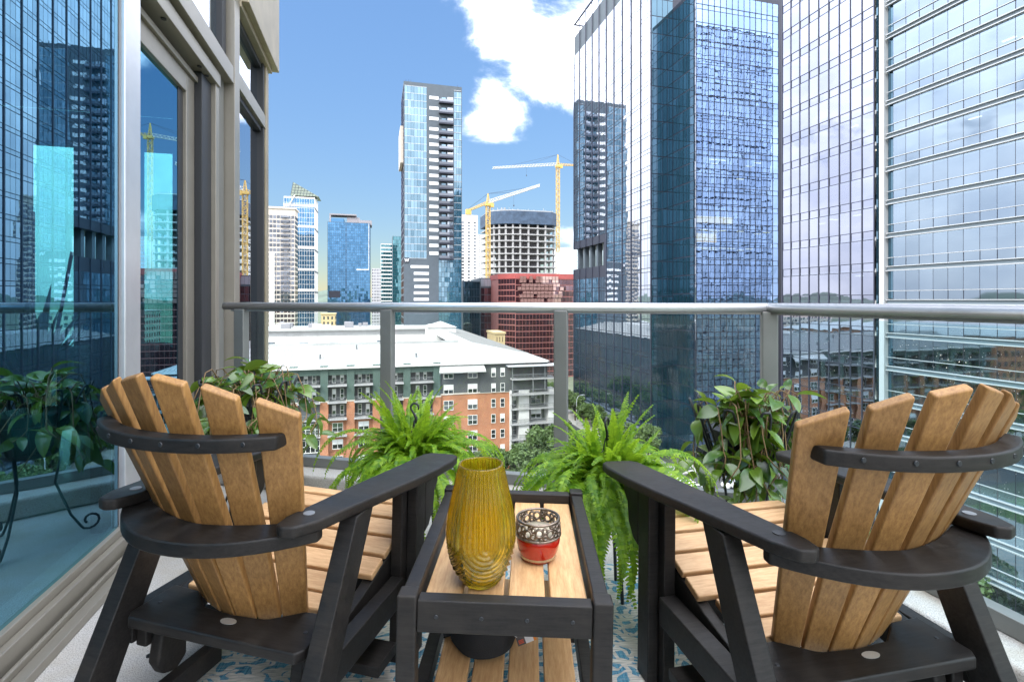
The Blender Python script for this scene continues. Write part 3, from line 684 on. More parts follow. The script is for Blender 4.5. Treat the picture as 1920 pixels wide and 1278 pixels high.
# ---------------------------------------------------------------- red stone office building
u = 225; v0 = pv(966, u); v1 = pv(1080, u); zt = pz(513, u, pv(1010,u))+G; w_ = v1-v0
Rb = gthing('red_office_building', 'stepped red stone office building with pink balcony panels and plum glass', 'office building', u, v0)
MB().prism([(0,0),(w_,0),(w_,26),(-6,26),(-6,8)], 0, zt-2.4).build('wall', M.setdefault('pinkst', pmat('pink_granite', (0.28,0.11,0.10), 0.6, vary=0.12, scale=0.4)), Rb)
MB().prism([(-0.1,-0.25),(w_+0.2,-0.25),(w_+0.2,26.2),(-6.2,26.2),(-6.2,8)], zt-2.39, zt).build('cornice', M['redst'], Rb)
g = MB(); fhr = 2.55; nr = int((zt-3)/fhr)
grid(g, 'front', 0, 0.2, w_-0.2, 0.4, zt-2.6, 18, nr, 0.12, 0.38, 0.06, 0.006)
stuff(g.build('window_pane', M['glassRd'], Rb))
g2 = MB(); a = Vector((0,0,0)); b = Vector((-6,8,0)); nrm = Vector((-8,-6,0)).normalized()*0.06
for j in range(nr):
    for i in range(6):
        p0, p1 = a.lerp(b, (i+0.04)/6)+nrm, a.lerp(b, (i+0.96)/6)+nrm; z0 = 0.4+j*(zt-2.6)/nr+0.28; z1 = z0+(zt-2.6)/nr-0.55
        g2.quad((p1.x,p1.y,z0),(p0.x,p0.y,z0),(p0.x,p0.y,z1),(p1.x,p1.y,z1))
stuff(g2.build('window_pane', M['glassRd'], Rb))
x = lambda px: pv(px, u)-v0; zz = lambda py: pz(py, u, pv(1010,u))+G
rl = random.Random(8)
for r_, (py0, py1, pa, pb) in enumerate(((518,524,974,1046),(524.5,530,974,1046),(532,537,970,1056),(538,544,970,1056),(546,551,973,1053),(552,558,973,1053),(560,567,975,1051))):
    n_ = 12
    for k in range(n_):
        if rl.random() < 0.14: continue
        xa = x(pa+(pb-pa)*k/n_+0.4); xb = x(pa+(pb-pa)*(k+1)/n_-0.4)
        p_ = MB().box(xa, xb, -0.9, -0.05, zz(py1), zz(py0)); p_.build('balcony_panel', M['pinkp'], Rb)

# ---------------------------------------------------------------- low blocks of the city round about (seen between towers and mirrored in the glass)
def lowrise(label, u, v, w_, d, h_, wallm, roofm, name='low_building', hip=False, face='front'):
    t = gthing(name, label, 'building', u, v); MB().box(0, w_, 0, d, 0, h_).build('wall', wallm, t)
    if hip:
        e = 0.6; k = min(w_, d)*0.28
        MB().add([(-e,-e,h_+0.01),(w_+e,-e,h_+0.01),(w_+e,d+e,h_+0.01),(-e,d+e,h_+0.01),(k,k,h_+3),(w_-k,k,h_+3),(w_-k,d-k,h_+3),(k,d-k,h_+3)],[(0,1,5,4),(1,2,6,5),(2,3,7,6),(3,0,4,7),(4,5,6,7),(3,2,1,0)]).build('roof', roofm, t)
    else: MB().box(-0.3, w_+0.3, -0.3, d+0.3, h_+0.01, h_+0.8).build('roof', roofm, t)
    g = MB(); nr = max(2, int(h_/3.3))
    grid(g, 'front', 0, 0.5, w_-0.5, 0.5, h_-0.4, max(3, int(w_/3)), nr, 1.4, 1.5, 0.05); grid(g, 'right', w_, 0.5, d-0.5, 0.5, h_-0.4, max(3, int(d/3)), nr, 1.4, 1.5, 0.05)
    stuff(g.build('window_pane', M['glassWin'], t)); return t
ylw = pmat('yellow_stone', (0.52,0.40,0.22), 0.85, vary=0.1, scale=0.5)
lowrise('small cream stone building wedged beside the red office building', 205, pv(927, 205), pv(947,205)-pv(927,205), 14, pz(626, 205, pv(937,205))+G, ylw, ylw)
lowrise('small yellow building below the blue office block', 330, pv(602, 330), 8, 10, pz(590, 330, -50)+G, ylw, ylw)
for i, (lb, u_, v_, ww, dd, h_, wm__, hp) in enumerate((
    ('brick apartment block mirrored in the right tower beyond the white roof', 118, -140, 70, 60, 24, M['brick'], True),
    ('white warehouse beyond the brick block at far left', 60, -190, 60, 70, 14, M['white'], False),
    ('long brick terrace on the far left hillside', 210, -230, 120, 40, 20, M['brick'], True),
    ('cream office block on the left behind the terrace', 270, -170, 60, 40, 30, M['beige'], False),
    ('white roofed hall beyond the park', 10, -150, 60, 40, 15, M['white'], True))):
    lowrise(lb, u_, v_, ww, dd, h_, wm__, M['roofw'], hip=hp)
# ---------------------------------------------------------------- brick apartment block with white seamed roof
UA = 104; VL = -46.0; VR = pv(1026, UA)
T = gthing('brick_apartment_block', 'orange brick and dark green apartment block under a white seamed metal roof', 'apartment building', UA, VL)
X = lambda px: pv(px, UA)-VL
Zp = lambda py, px=850: pz(py, UA, pv(px, UA))+G
EV = Zp(683); BK = Zp(738); XR = VR-VL; XB = X(955)
# facade: brick below, stucco above, bays recessed on the left
mb = MB(); mb.box(X(819), XB, 0, 16, 0, BK); mb.build('brick_wall', M['brick'], T)
MB().box(X(819), X(900), 0.0, 16, BK, EV).build('stucco_wall', M['greyst'], T)
MB().box(X(900), XR, -0.15, 16, BK+0.002, EV+0.3).build('stucco_wall', M['greyst'], T)
MB().box(0, X(819), 1.5, 16, 0, EV).build('recessed_wall', M['greyst'], T)
MB().box(0, X(819), -0.1, 1.5, EV-1.3, EV).build('eave_beam', M['greenst'], T)
MB().box(XB, XR, 2.0, 16, 0, BK).build('rear_wall', M['greyst'], T)
MB().box(X(825), XB, -0.12, 0.02, BK-0.15, BK+0.12).build('brick_cap', M['beige'], T)
pil = [X(608)-5.45*k for k in range(1, 9)] + [X(p) for p in (608, 657.5, 706, 763, 819)]
for xc in pil:
    if xc < 0.5: continue
    hi = BK-0.3
    MB().box(xc-0.75, xc+0.75, -0.35, 1.55, 0, hi).build('brick_pilaster', M['brick'], T)
    MB().box(xc-0.70, xc+0.70, -0.30, 1.55, hi, EV+0.5).build('green_pilaster', M['greenst'], T)
    MB().box(xc-0.85, xc+0.85, -0.42, 1.5, hi-0.12, hi+0.10).build('pilaster_cap', M['beige'], T)
FH = 3.2
_wm = {}
def window(xc, zc, w_, h_, yf, cols=2, face='front', shade=True):
    key = (round(w_,2), round(h_,2), cols)
    if key not in _wm:
        f = MB(); e = 0.09
        f.box(-w_/2,w_/2,-0.06,0.05,h_/2-e,h_/2); f.box(-w_/2,w_/2,-0.10,0.05,-h_/2,-h_/2+e*1.3)
        f.box(-w_/2,-w_/2+e,-0.06,0.05,-h_/2+e*1.3,h_/2-e); f.box(w_/2-e,w_/2,-0.06,0.05,-h_/2+e*1.3,h_/2-e)
        f.box(-w_/2+e,w_/2-e,-0.05,0.04,-0.04,0.04)
        for k in range(1, cols): xx = -w_/2+w_*k/cols; f.box(xx-0.05,xx+0.05,-0.055,0.04,-h_/2+e*1.3,h_/2-e)
        g = MB(); g.box(-w_/2+0.02,w_/2-0.02,-0.02,0.0,-h_/2+0.02,h_/2-0.02)
        bl = MB(); bl.box(-w_/2+e,w_/2-e,-0.035,-0.022,0.03,h_/2-e)
        _wm[key] = (f.mesh('window_frame', M['wframe']), g.mesh('pane', M['glassWin']), bl.mesh('blind', M['litwin']))
    a, b, c = _wm[key]
    wd_ = link('window', a, T); wd_.location = (xc, yf, zc); link('pane', b, wd_)
    if shade and RG.random() < 0.5: link('blind', c, wd_)
flz = [EV-1.9-FH*k for k in range(7)]
for k, zc in enumerate(flz):
    if zc < 1: continue
    for px in (841, 886): window(X(px), zc, 2.0, 2.0, -0.03)
    for px in (925, 942): window(X(px), zc, 0.95, 1.85, -0.18 if zc > BK else -0.03, 1)
# balcony bays on the left: doors, slabs and railings
bays = sorted(pil)
for i in range(len(bays)-1):
    x0, x1 = bays[i]+0.75, bays[i+1]-0.75
    if x1 < 1: continue
    for k, zc in enumerate(flz):
        if zc < 1.5: continue
        xm = (x0+x1)/2
        if k < 3:
            window(xm-0.75, zc-0.1, 0.75, 2.1, 1.47, 1); window(xm+0.75, zc-0.1, 0.75, 2.1, 1.47, 1)
        else:
            MB().box(x0, x1, 0.35, 1.5, zc-1.35, zc+1.75).build('brick_panel', M['brick'], T)
            window(xm, zc, 2.0, 1.9, 0.31)
        if k < 4:
            sl2 = MB().box(x0-0.1, x1+0.1, -1.1, 0.3 if k > 2 else 1.45, zc-1.5, zc-1.32).build('balcony_slab', M['concrete'], T)
            r2 = MB(); 
            r2.box(x0, x1, -1.05, -1.0, zc-0.35, zc-0.28)
            for q in range(int((x1-x0)/0.28)): r2.box(x0+q*0.28, x0+q*0.28+0.05, -1.05, -1.02, zc-1.32, zc-0.35)
            r2.build('railing', M['rail'], sl2)
# glazed white bay at the far left of the view
for k in range(3, 7):
    zc = flz[k]
    if zc > 1: window(X(578), zc, 4.2, 2.4, -0.25, 5, shade=False)
MB().box(X(557), X(600), -0.24, 0.3, 0, BK-0.5).build('glazed_bay_wall', M['greyst'], T)
# awning over two windows
aw = MB(); xa, xb = X(825), X(906)
aw.add([(xa,0,EV+0.2),(xb,0,EV+0.2),(xb+0.3,-1.6,EV-1.3),(xa-0.3,-1.6,EV-1.3),(xa,0,EV-0.05),(xb,0,EV-0.05),(xb+0.3,-1.6,EV-1.55),(xa-0.3,-1.6,EV-1.55)],[(0,1,2,3),(7,6,5,4),(3,2,6,7),(0,3,7,4),(1,5,6,2),(0,4,5,1)])
aw.build('awning', M['roofw'], T)
# white balcony stack at the right end
for px0, px1 in ((955,958.5),(972,991),(1027,1040)): MB().box(X(px0), X(px1), -0.5, 2.2, 0, Zp(737)+0.1).build('white_column', M['white'], T)
for k, zc in enumerate(flz):
    zf = zc-1.45
    if zf < 0.5: continue
    sl2 = MB().box(X(956), X(1038), -1.9 if k < 2 else -0.9, 2.0, zf-0.12, zf+0.12).build('balcony_slab', M['concrete'], T)
    r2 = MB(); yy = -1.85 if k < 2 else -0.85
    r2.box(X(956), X(1038), yy, yy+0.05, zf+1.0, zf+1.08)
    for q in range(34): xx = X(956)+(X(1038)-X(956))*q/33; r2.box(xx-0.025, xx+0.025, yy, yy+0.04, zf+0.12, zf+1.0)
    r2.build('railing', M['rail'], sl2)
    window(X(970), zc, 1.2, 2.1, 1.97, 1); window(X(1010), zc, 2.4, 2.1, 1.97, 2)
for px in (957, 995, 1017, 1037): MB().box(X(px)-0.08, X(px)+0.08, -1.8, -1.64, BK, flz[0]+1.2).build('balcony_post', M['rail'], T)
MB().box(X(948), X(1040), -2.5, 0.5, flz[0]+1.25, flz[0]+1.45).build('balcony_roof', M.setdefault('palemetal', pmat('pale_metal', (0.55,0.57,0.6), 0.4, metal=0.3)), T)
# roof: front slope with hip, ridge, side wing running back, rear wing and court
DR = 15.0; RZ = EV+3.2; xh = X(1024)-DR*0.9
rf = MB()
rf.add([(-0.5,-0.6,EV+0.25),(X(1026)+0.3,-0.6,EV+0.25),(xh,DR,RZ),(-0.5,DR,RZ),(-0.5,-0.6,EV),(X(1026)+0.3,-0.6,EV),(xh,DR,RZ-0.3),(-0.5,DR,RZ-0.3)],[(0,1,2,3),(7,6,5,4),(0,4,5,1),(3,2,6,7)])
xs_ = X(1026)+0.3
rf.add([(xs_,-0.6,EV+0.25),(xs_,118,EV+0.25),(xh,118,RZ),(xh,DR,RZ)],[(0,1,2,3)])
rf.add([(xh,DR,RZ),(xh,118,RZ),(xh-3,118,RZ-1.2),(xh-3,DR,RZ-1.2)],[(0,1,2,3)])
rf.build('roof', M['roofw'], T)
seam = MB(); n_ = 120
for k in range(n_):
    xx = -0.4+(xs_)*k/n_
    f = 1.0 if xx <= xh else max(0, (xs_-xx)/(xs_-xh))
    if f <= 0.02: continue
    seam.bar((xx,-0.62,EV+0.29),(xx,-0.6+(DR+0.6)*f,EV+0.29+(RZ-EV-0.25)*f), 0.09, 0.10)
for k in range(100):
    yy = DR+k*1.0; seam.bar((xs_-0.02,yy,EV+0.29),(xh,yy,RZ+0.04),0.09,0.10)
stuff(seam.build('roof_seam', M.setdefault('seamgrey', pmat('seam_grey', (0.30,0.30,0.30), 0.6)), T))
MB().box(-0.5, xs_-0.4, -0.75, -0.55, EV-0.05, EV+0.3).build('gutter', M['white'], T)
MB().box(-1, xh-3, DR+0.02, DR+0.5, RZ-2.2, RZ+0.5).build('parapet', M['roofw'], T)
MB().box(-1, xh-3, DR+0.5, 92, 0, RZ-3.0).build('court_deck', M['pave'], T)
MB().box(xh-3.2, xs_-0.3, 16.01, 117, 0, EV).build('side_wing', M['greyst'], T)
MB().box(-8, xh-2, 92, 116, 0, pz(619, 196, pv(650,196))+G).build('rear_wing', M.setdefault('corr', pmat('corrugated_grey', (0.42,0.42,0.43), 0.7, vary=0.08, scale=0.4)), T)
rw = pz(619, 196, pv(650,196))+G
MB().box(-9, xh-1.5, 91, 117, rw+0.01, rw+0.6).build('rear_roof', M['roofw'], T)
cr_ = MB()
for k in range(130): xx = -7+k*0.65; cr_.box(xx, xx+0.12, 91.86, 91.99, RZ-4, rw)
stuff(cr_.build('corrugation', M['corr'], T))
# cupola
uc = UA+60; xa, xb = pv(802,uc)-VL, pv(855,uc)-VL; ct = pz(613.5, uc, pv(828,uc))+G; cp = pz(602.5, uc, pv(828,uc))+G
MB().box(xa, xb, 60, 68, RZ-4, ct).build('cupola', M['white'], T)
MB().add([(xa-.4,59.6,ct+.01),(xb+.4,59.6,ct+.01),(xb+.4,68.4,ct+.01),(xa-.4,68.4,ct+.01),((xa+xb)/2,64,cp)],[(0,1,4),(1,2,4),(2,3,4),(3,0,4),(3,2,1,0)]).build('cupola_roof', M['roofw'], T)
rl = random.Random(21)
for k in range(16):
    xx = rl.uniform(5, 45); yy = rl.uniform(97, 112); s_ = rl.uniform(0.6, 1.6)
    MB().box(xx-s_, xx+s_, yy-s_, yy+s_, rw+0.6, rw+0.6+rl.uniform(1.0,2.2)).build('roof_unit', M['greyp'] if k % 3 else M['white'], T, bevel=0.05)
for k in range(18):
    xx = rl.uniform(4, 52); MB().box(xx-0.9, xx+0.9, DR+2, DR+4, RZ-3, RZ-3+rl.uniform(2.7,3.6)).build('roof_unit', M['slate'], T)
for (fx_, fy_) in ((0.35,0.5),(0.52,0.35),(0.7,0.55),(0.8,0.3),(0.62,0.75)):
    MB().lathe([(0.22,0),(0.22,0.8),(0.3,0.85),(0.0,1.0)], 8, (fx_*xh, fy_*DR, EV+0.2+(RZ-EV)*fy_)).build('roof_vent', M['rail'], T)

# ---------------------------------------------------------------- trees
def crown_mesh(seed, r, h_, n):
    rl = random.Random(seed); mb = MB(); cl = []
    for k in range(26):
        a = rl.uniform(0, 2*pi); q = rl.uniform(-0.6, 1.0); rad = sqrt(max(0.05, 1-q*q))*rl.uniform(0.45, 0.95)
        cl.append(Vector((cos(a)*rad*r, sin(a)*rad*r, q*h_/2)))
    for k in range(n):
        c = rl.choice(cl); d = Vector((rl.gauss(0,1), rl.gauss(0,1), rl.gauss(0,0.8))).normalized()*rl.uniform(0.3,1.0)*r*0.36
        p = c+d; nrm = (d.normalized()*0.7+Vector((rl.gauss(0,.6), rl.gauss(0,.6), rl.gauss(0.4,.5)))).normalized()
        t1 = nrm.orthogonal().normalized(); t2 = nrm.cross(t1); q = rl.uniform(0,pi); a = (t1*cos(q)+t2*sin(q)); b = nrm.cross(a); s_ = rl.uniform(0.14,0.30)
        mb.quad(p-a*s_-b*s_*0.55, p+a*s_-b*s_*0.55, p+a*s_*0.8+b*s_*0.55, p-a*s_*0.8+b*s_*0.55)
    return mb.mesh('crown', M['tree1'])
def trunk_mesh(seed, hb, r):
    rl = random.Random(seed); mb = MB(); mb.tube([(0,0,0),(0.1,0,hb*0.5),(0,0.1,hb),(0,0,hb+2)], [0.22,0.17,0.14,0.06], 7)
    for k in range(5):
        a = 2*pi*k/5+rl.uniform(-.4,.4); mb.tube([(0,0.05,hb*0.85),(cos(a)*r*0.3,sin(a)*r*0.3,hb+0.7),(cos(a)*r*0.65,sin(a)*r*0.65,hb+2.0)], [0.10,0.07,0.03], 5)
    return mb.mesh('trunk', M['trunk'])
TC = [(crown_mesh(s, 2.9, 5.2, 3600), trunk_mesh(s, 2.6, 2.9)) for s in (1,2,3,4)]
rt = random.Random(12)
def tree(label, u, v, s=1.0, group=None):
    t = gthing('street_tree', label, 'tree', u, v, GZ+0.1, group); t.rotation_euler = (0,0,rt.uniform(0,6.3)); t.scale = (s*rt.uniform(.9,1.1), s*rt.uniform(.9,1.1), s*rt.uniform(.9,1.15))
    cm, tm = rt.choice(TC); c = link('crown', cm, t); c.location = (0,0,4.9); link('trunk', tm, t)
k = 0
for i, (u_, v_) in enumerate([(94, 21), (92, 26), (95.5, 30.5), (91, 34), (96, 17), (99, 36)]):
    tree(['bushy green tree left of the white balcony columns', 'tree in front of the white balcony stack', 'tree touching the lower right balconies of the brick block', 'tree at the corner of the brick block, nearest the road', 'tree behind the amber vase against the brick wall', 'tree tucked beside the last white column'][i], u_, v_, rt.uniform(1.0,1.3), 'trees along the brick block')
NTH = ['first','second','third','fourth','fifth','sixth','seventh','eighth','ninth','tenth','eleventh']
for i in range(9): tree(NTH[i]+' small tree from the left in the row below the brick wall', 92+rt.uniform(-1,1.5), -40+i*6.4, rt.uniform(0.75,1.0), 'low trees below the brick wall')
for i in range(11): tree(NTH[i]+' street tree from the crossing along the mirrored tower canopy', 100+i*8.5, 57.0+rt.uniform(-0.8,0.8), rt.uniform(0.85,1.1), 'street trees under the canopy')
for i in range(9): tree(NTH[i]+' kerbside tree from the crossing on the brick block side', 100+i*9, 39+rt.uniform(-0.6,0.6), rt.uniform(0.9,1.3), 'kerbside trees by the brick block')
for i in range(8): tree(NTH[i]+' tree from the near end along the foot of the pale tower', 30+i*5.0, 57.2+rt.uniform(-.5,.5), rt.uniform(0.8,1.1), 'trees below the pale tower')
for i in range(5): tree(NTH[i]+' nearest park tree on the lawn straight below the balcony', 8+i*11, 12+rt.uniform(0,22), rt.uniform(0.9,1.4), 'park trees')
for i in range(7): tree(NTH[i]+' nearest park tree past the left end of the brick block', 95+i*9, rt.uniform(-72,-54), rt.uniform(1.0,1.5), 'park trees at left')

# ---------------------------------------------------------------- street lamps and cars
def lamp(label, u, v, rz=0):
    t = gthing('street_lamp', label, 'street lamp', u, v, GZ, 'street lamps'); t.rotation_euler = (0,0,TH+rz)
    p = MB(); p.tube([(0,0,0),(0,0,6.5),(0.15,0,7.6),(0.7,0,8.3),(1.7,0,8.5)], [0.12,0.09,0.07,0.06,0.05], 8); p.build('pole', M['palemetal'], t)
    h_ = MB(); h_.box(1.5,2.5,-0.16,0.16,8.42,8.56); h_.build('lamp_head', M['palemetal'], t, bevel=0.03)
    MB().lathe([(0.25,0),(0.25,0.5),(0.15,0.6)], 8).build('base', M['concrete'], t)
lamp('curved street lamp above the right hanging fern', 112, 56, 0)
lamp('curved street lamp farther along the pavement under the canopy', 138, 56, 0)
lamp('pale street lamp behind the right trailing plant', 90, pv(1377, 90), 2.6)
def car(label, u, v, rz, c, name='parked_car'):
    t = gthing(name, label, 'car', u, v, GZ+0.012); t.rotation_euler = (0,0,TH+rz)
    pm = pmat('car_paint_'+label.split()[0], c, 0.25, coat=0.6)
    prof = [(-2.2,0.35),(-2.25,0.75),(-2.1,0.95),(-1.25,1.02),(-0.6,1.48),(0.9,1.5),(1.6,1.05),(2.15,0.9),(2.25,0.6),(2.2,0.35)]
    b = MB(); n_ = len(prof); hw = lambda z: 0.9 if z < 1.06 else 0.68
    vs = [(x_, sgn*hw(z_), z_) for sgn in (-1,1) for x_, z_ in prof]
    fs = [tuple(range(n_)), tuple(range(n_,2*n_))[::-1]] + [(i,(i+1)%n_,n_+(i+1)%n_,n_+i)[::-1] for i in range(n_)]
    b.add(vs, fs); b.build('body', pm, t, bevel=0.06)
    g = MB()
    for sgn in (-1,1): g.add([(-1.0,sgn*0.86,1.07),(1.35,sgn*0.86,1.07),(0.85,sgn*0.705,1.43),(-0.55,sgn*0.705,1.43)],[(0,1,2,3)])
    g.add([(-1.27,-.75,1.06),(-1.27,.75,1.06),(-0.66,.62,1.46),(-0.66,-.62,1.46)],[(0,1,2,3)]); g.add([(1.62,-.75,1.08),(1.62,.75,1.08),(0.97,.62,1.48),(0.97,-.62,1.48)],[(0,1,2,3)])
    g.build('windows', M['glassWin'], t)
    for x_ in (-1.4, 1.4):
        for y_ in (-0.82, 0.82):
            w_ = MB().lathe([(0.0,-0.11),(0.33,-0.11),(0.33,0.11),(0.0,0.11)], 16); o = w_.build('wheel', M['mull'], t); o.rotation_euler = (pi/2,0,0); o.location = (x_,y_,0.33)
    for y_ in (-0.62, 0.62): MB().box(2.16,2.27,y_-0.2,y_+0.2,0.62,0.76).build('headlight', M['litwin'], t)
car('white car parked on the cross street behind the right trailing plant', 84, pv(1375, 84), 0.1, (0.75,0.75,0.74))
car('silver car waiting beyond the white car near the tower corner', 76, 70, 0.0, (0.4,0.42,0.44))
car('dark car driving past the foot of the mirrored tower', 118, 51, pi/2, (0.03,0.035,0.05))
car('red car parked by the road past the brick block', 150, 43, pi/2, (0.4,0.03,0.03))
car('grey car mirrored in the pale tower by the kerb', 40, 53, pi/2, (0.2,0.21,0.23))
car('pearl car behind the grey car along the kerb', 33, 53, pi/2, (0.7,0.7,0.68))
# ---------------------------------------------------------------- balcony floor, kerb
M['floor'] = None
def floormat():
    m, t, o = newmat('balcony_concrete'); tcn = nd(t, 'ShaderNodeTexCoord')
    n1 = nd(t, 'ShaderNodeTexNoise', {'Vector': tcn.outputs['Object'], 'Scale': 260.0, 'Detail': 3})
    n2 = nd(t, 'ShaderNodeTexNoise', {'Vector': tcn.outputs['Object'], 'Scale': 2.2, 'Detail': 6, 'Roughness': 0.7})
    n3 = nd(t, 'ShaderNodeTexVoronoi', {'Vector': tcn.outputs['Object'], 'Scale': 170.0})
    a = nd(t, 'ShaderNodeMapRange', {'Value': n1.outputs['Fac'], 'From Min': 0.36, 'From Max': 0.55})
    m1 = nd(t, 'ShaderNodeMixRGB', {0: a.outputs[0], 1: (0.25,0.245,0.235,1), 2: (0.54,0.53,0.51,1)})
    b = nd(t, 'ShaderNodeMapRange', {'Value': n3.outputs['Distance'], 'From Min': 0.12, 'From Max': 0.2})
    sp = nd(t, 'ShaderNodeMath', {0: n3.outputs['Color'], 1: 0.2}, operation='LESS_THAN')
    fac = nd(t, 'ShaderNodeMath', {0: sp.outputs[0], 1: nd(t, 'ShaderNodeMath', {0: 1.0, 1: b.outputs[0]}, operation='SUBTRACT').outputs[0]}, operation='MULTIPLY')
    m2 = nd(t, 'ShaderNodeMixRGB', {0: fac.outputs[0], 1: m1.outputs[0], 2: (0.12,0.11,0.10,1)})
    c = nd(t, 'ShaderNodeMapRange', {'Value': n2.outputs['Fac'], 'From Min': 0.45, 'From Max': 0.68, 'To Max': 0.75})
    m3 = nd(t, 'ShaderNodeMixRGB', {0: c.outputs[0], 1: m2.outputs[0], 2: (0.36,0.31,0.23,1)})
    bp = nd(t, 'ShaderNodeBump', {'Height': n1.outputs['Fac'], 'Strength': 0.25, 'Distance': 0.004})
    p = nd(t, 'ShaderNodeBsdfPrincipled', {'Base Color': m3.outputs[0], 'Roughness': 0.6, 'Normal': bp.outputs[0]}); t.links.new(p.outputs[0], o.inputs[0]); return m
M['floor'] = floormat()
M['alu'] = pmat('champagne_aluminium', (0.27,0.25,0.21), 0.34, metal=0.35, vary=0.08, scale=3, bump=0.05, bscale=40)
M['alud'] = pmat('dark_gasket', (0.02,0.022,0.025), 0.5)
M['railm'] = pmat('rail_aluminium', (0.66,0.67,0.69), 0.28, metal=0.6, vary=0.06, scale=6)
M['postm'] = pmat('post_aluminium', (0.21,0.215,0.205), 0.42, metal=0.35, vary=0.08, scale=4)
M['bronze'] = pmat('bronze_cladding', (0.36,0.31,0.22), 0.45, metal=0.45, vary=0.18, scale=3, bump=0.05, bscale=20)
M['doorglass'] = clear_glass('teal_door_glass', (0.18,0.66,0.72), (0.25,0.50,0.68), 0.60, 0.95, 0.3)
M['winglass'] = clear_glass('pale_window_glass', (0.26,0.60,0.66), (0.80,0.86,0.96), 0.58, 0.97, 0.3)
M['railglass'] = clear_glass('rail_glass', (0.90,0.96,0.94), (0.95,1,1), 0.035, 0.55, 0.12, dirt=0.05)
M['railglass2'] = clear_glass('wet_rail_glass', (0.74,0.92,0.93), (0.9,1,1), 0.045, 0.6, 0.12, dirt=0.06)
VW, VS = -1.12, 1.966                        # wall plane and side rail plane
Cc = Vector((1.33, 2.65, 0)); Ee = Vector((-1.88, 3.44, 0))
ZB = CAMZ - 1.065; ZT = CAMZ - 0.016
fl_pts = [gp(-2.6, VW-0.02), gp(-2.6, VS+0.12), Cc+Vector((0.15,0.11,0)), Ee+Vector((-0.2,0.16,0)), gp(4.4, VW-0.02)]
struct(MB().prism([(p.x,p.y) for p in fl_pts], -0.26, 0.0).build('balcony_floor', M['floor']))
d_ = (Cc-Ee).normalized(); nn = Vector((-d_.y, d_.x, 0))           # outward of front rail
if nn.y < 0: nn = -nn
sdir = gp(1,0); sn = gp(0,1)
A0 = Ee-d_*0.22; ci = Cc - nn*0.10
def isect(p, dp, q, dq):
    den = dp.x*dq.y-dp.y*dq.x; s_ = ((q.x-p.x)*dq.y-(q.y-p.y)*dq.x)/den; return p+dp*s_
inner = isect(Ee-nn*0.17, d_, gp(0,VS-0.17), sdir); outer = isect(Ee+nn*0.10, d_, gp(0,VS+0.10), sdir)
kb = MB().prism([(p.x,p.y) for p in (A0-nn*0.17, inner, outer, A0+nn*0.10)], 0.001, ZB)
kb.build('kerb', M['floor'], bevel=0.02)['kind'] = 'structure'
kb = MB().prism([(p.x,p.y) for p in (inner-sdir*0.001, gp(-2.5,VS-0.17), gp(-2.5,VS+0.10), outer-sdir*0.001)], 0.001, ZB)
kb.build('kerb', M['floor'], bevel=0.02)['kind'] = 'structure'

# ---------------------------------------------------------------- railings
def railing(label, a, b, posts, panes, gm, first_post=True):
    t = thing('glass_railing', label, 'railing', a, (0,0,atan2((b-a).y, (b-a).x))); Ln = (b-a).length
    r = MB(); rt_ = 0.0255
    r.tube([(-0.06,0,ZT-rt_),(Ln+0.0,0,ZT-rt_)], rt_, 20); r.build('top_rail', M['railm'], t, smooth=False).data.polygons.foreach_set('use_smooth', [True]*22)
    cm_ = MB(); cm_.box(0.0, Ln-0.03, -0.012, 0.012, ZT-0.060, ZT-0.046); cm_.build('rail_channel', M['postm'], t)
    bc = MB(); bc.box(-0.05, Ln-0.02, -0.028, 0.028, ZB+0.001, ZB+0.062); bc.build('bottom_channel', M['postm'], t, bevel=0.004)
    for s_ in posts:
        p_ = MB(); p_.box(s_-0.038, s_+0.038, -0.03, 0.03, ZB+0.062, ZT-0.045); po = p_.build('post', M['postm'], t, bevel=0.006)
        MB().box(s_-0.055, s_+0.055, -0.05, 0.05, ZB+0.0015, ZB+0.012).build('base_plate', M['postm'], po)
    for s0, s1 in panes:
        g = MB(); g.box(s0, s1, 0.030, 0.040, ZB+0.06, ZT-0.07); g.build('glass_panel', gm, t)
    return t
def along(px):
    k = (px-960)/F; den = (d_.x-k*d_.y); return (k*Ee.y-Ee.x)/den
Lf = (Cc-Ee).length; ps = [along(453), along(727), along(1052), Lf]
railing('long glass railing with grey top rail across the balcony front', Ee, Cc, ps, [(ps[0]+0.05, ps[1]-0.05), (ps[1]+0.045, ps[2]-0.045), (ps[2]+0.045, ps[3]-0.06)], M['railglass'])
cs = gp(0, VS); s_end = (Cc - gp(0,VS)).dot(sdir); Pa = gp(-2.4, VS); Pb = Vector((Cc.x, Cc.y, 0))
sr = railing('rain-spotted glass side railing behind the right-hand glider', Pb, Pa, [1.9, 3.7], [(0.06, 1.84), (1.96, 3.64)], M['railglass2'])
# rain drops on the side glass
dm = pmat('water_drop', (0.42,0.48,0.48), 0.05, spec=0.8); dr = MB(); rl = random.Random(31)
for k in range(1700):
    x_ = rl.uniform(0.08, 1.82) if rl.random() < 0.85 else rl.uniform(2.0,3.5); z_ = ZB+0.08+(ZT-0.1-ZB-0.1)*rl.random()**0.8; s_ = rl.uniform(0.0006, 0.0016)*(1.6 if rl.random() < 0.06 else 1)
    y_ = 0.0298
    dr.add([(x_+s_,y_,z_),(x_,y_,z_+s_*1.2),(x_-s_,y_,z_),(x_,y_,z_-s_*1.4),(x_,y_-s_*0.8,z_)],[(0,1,4),(1,2,4),(2,3,4),(3,0,4)])
stuff(dr.build('rain_drops', dm, sr))

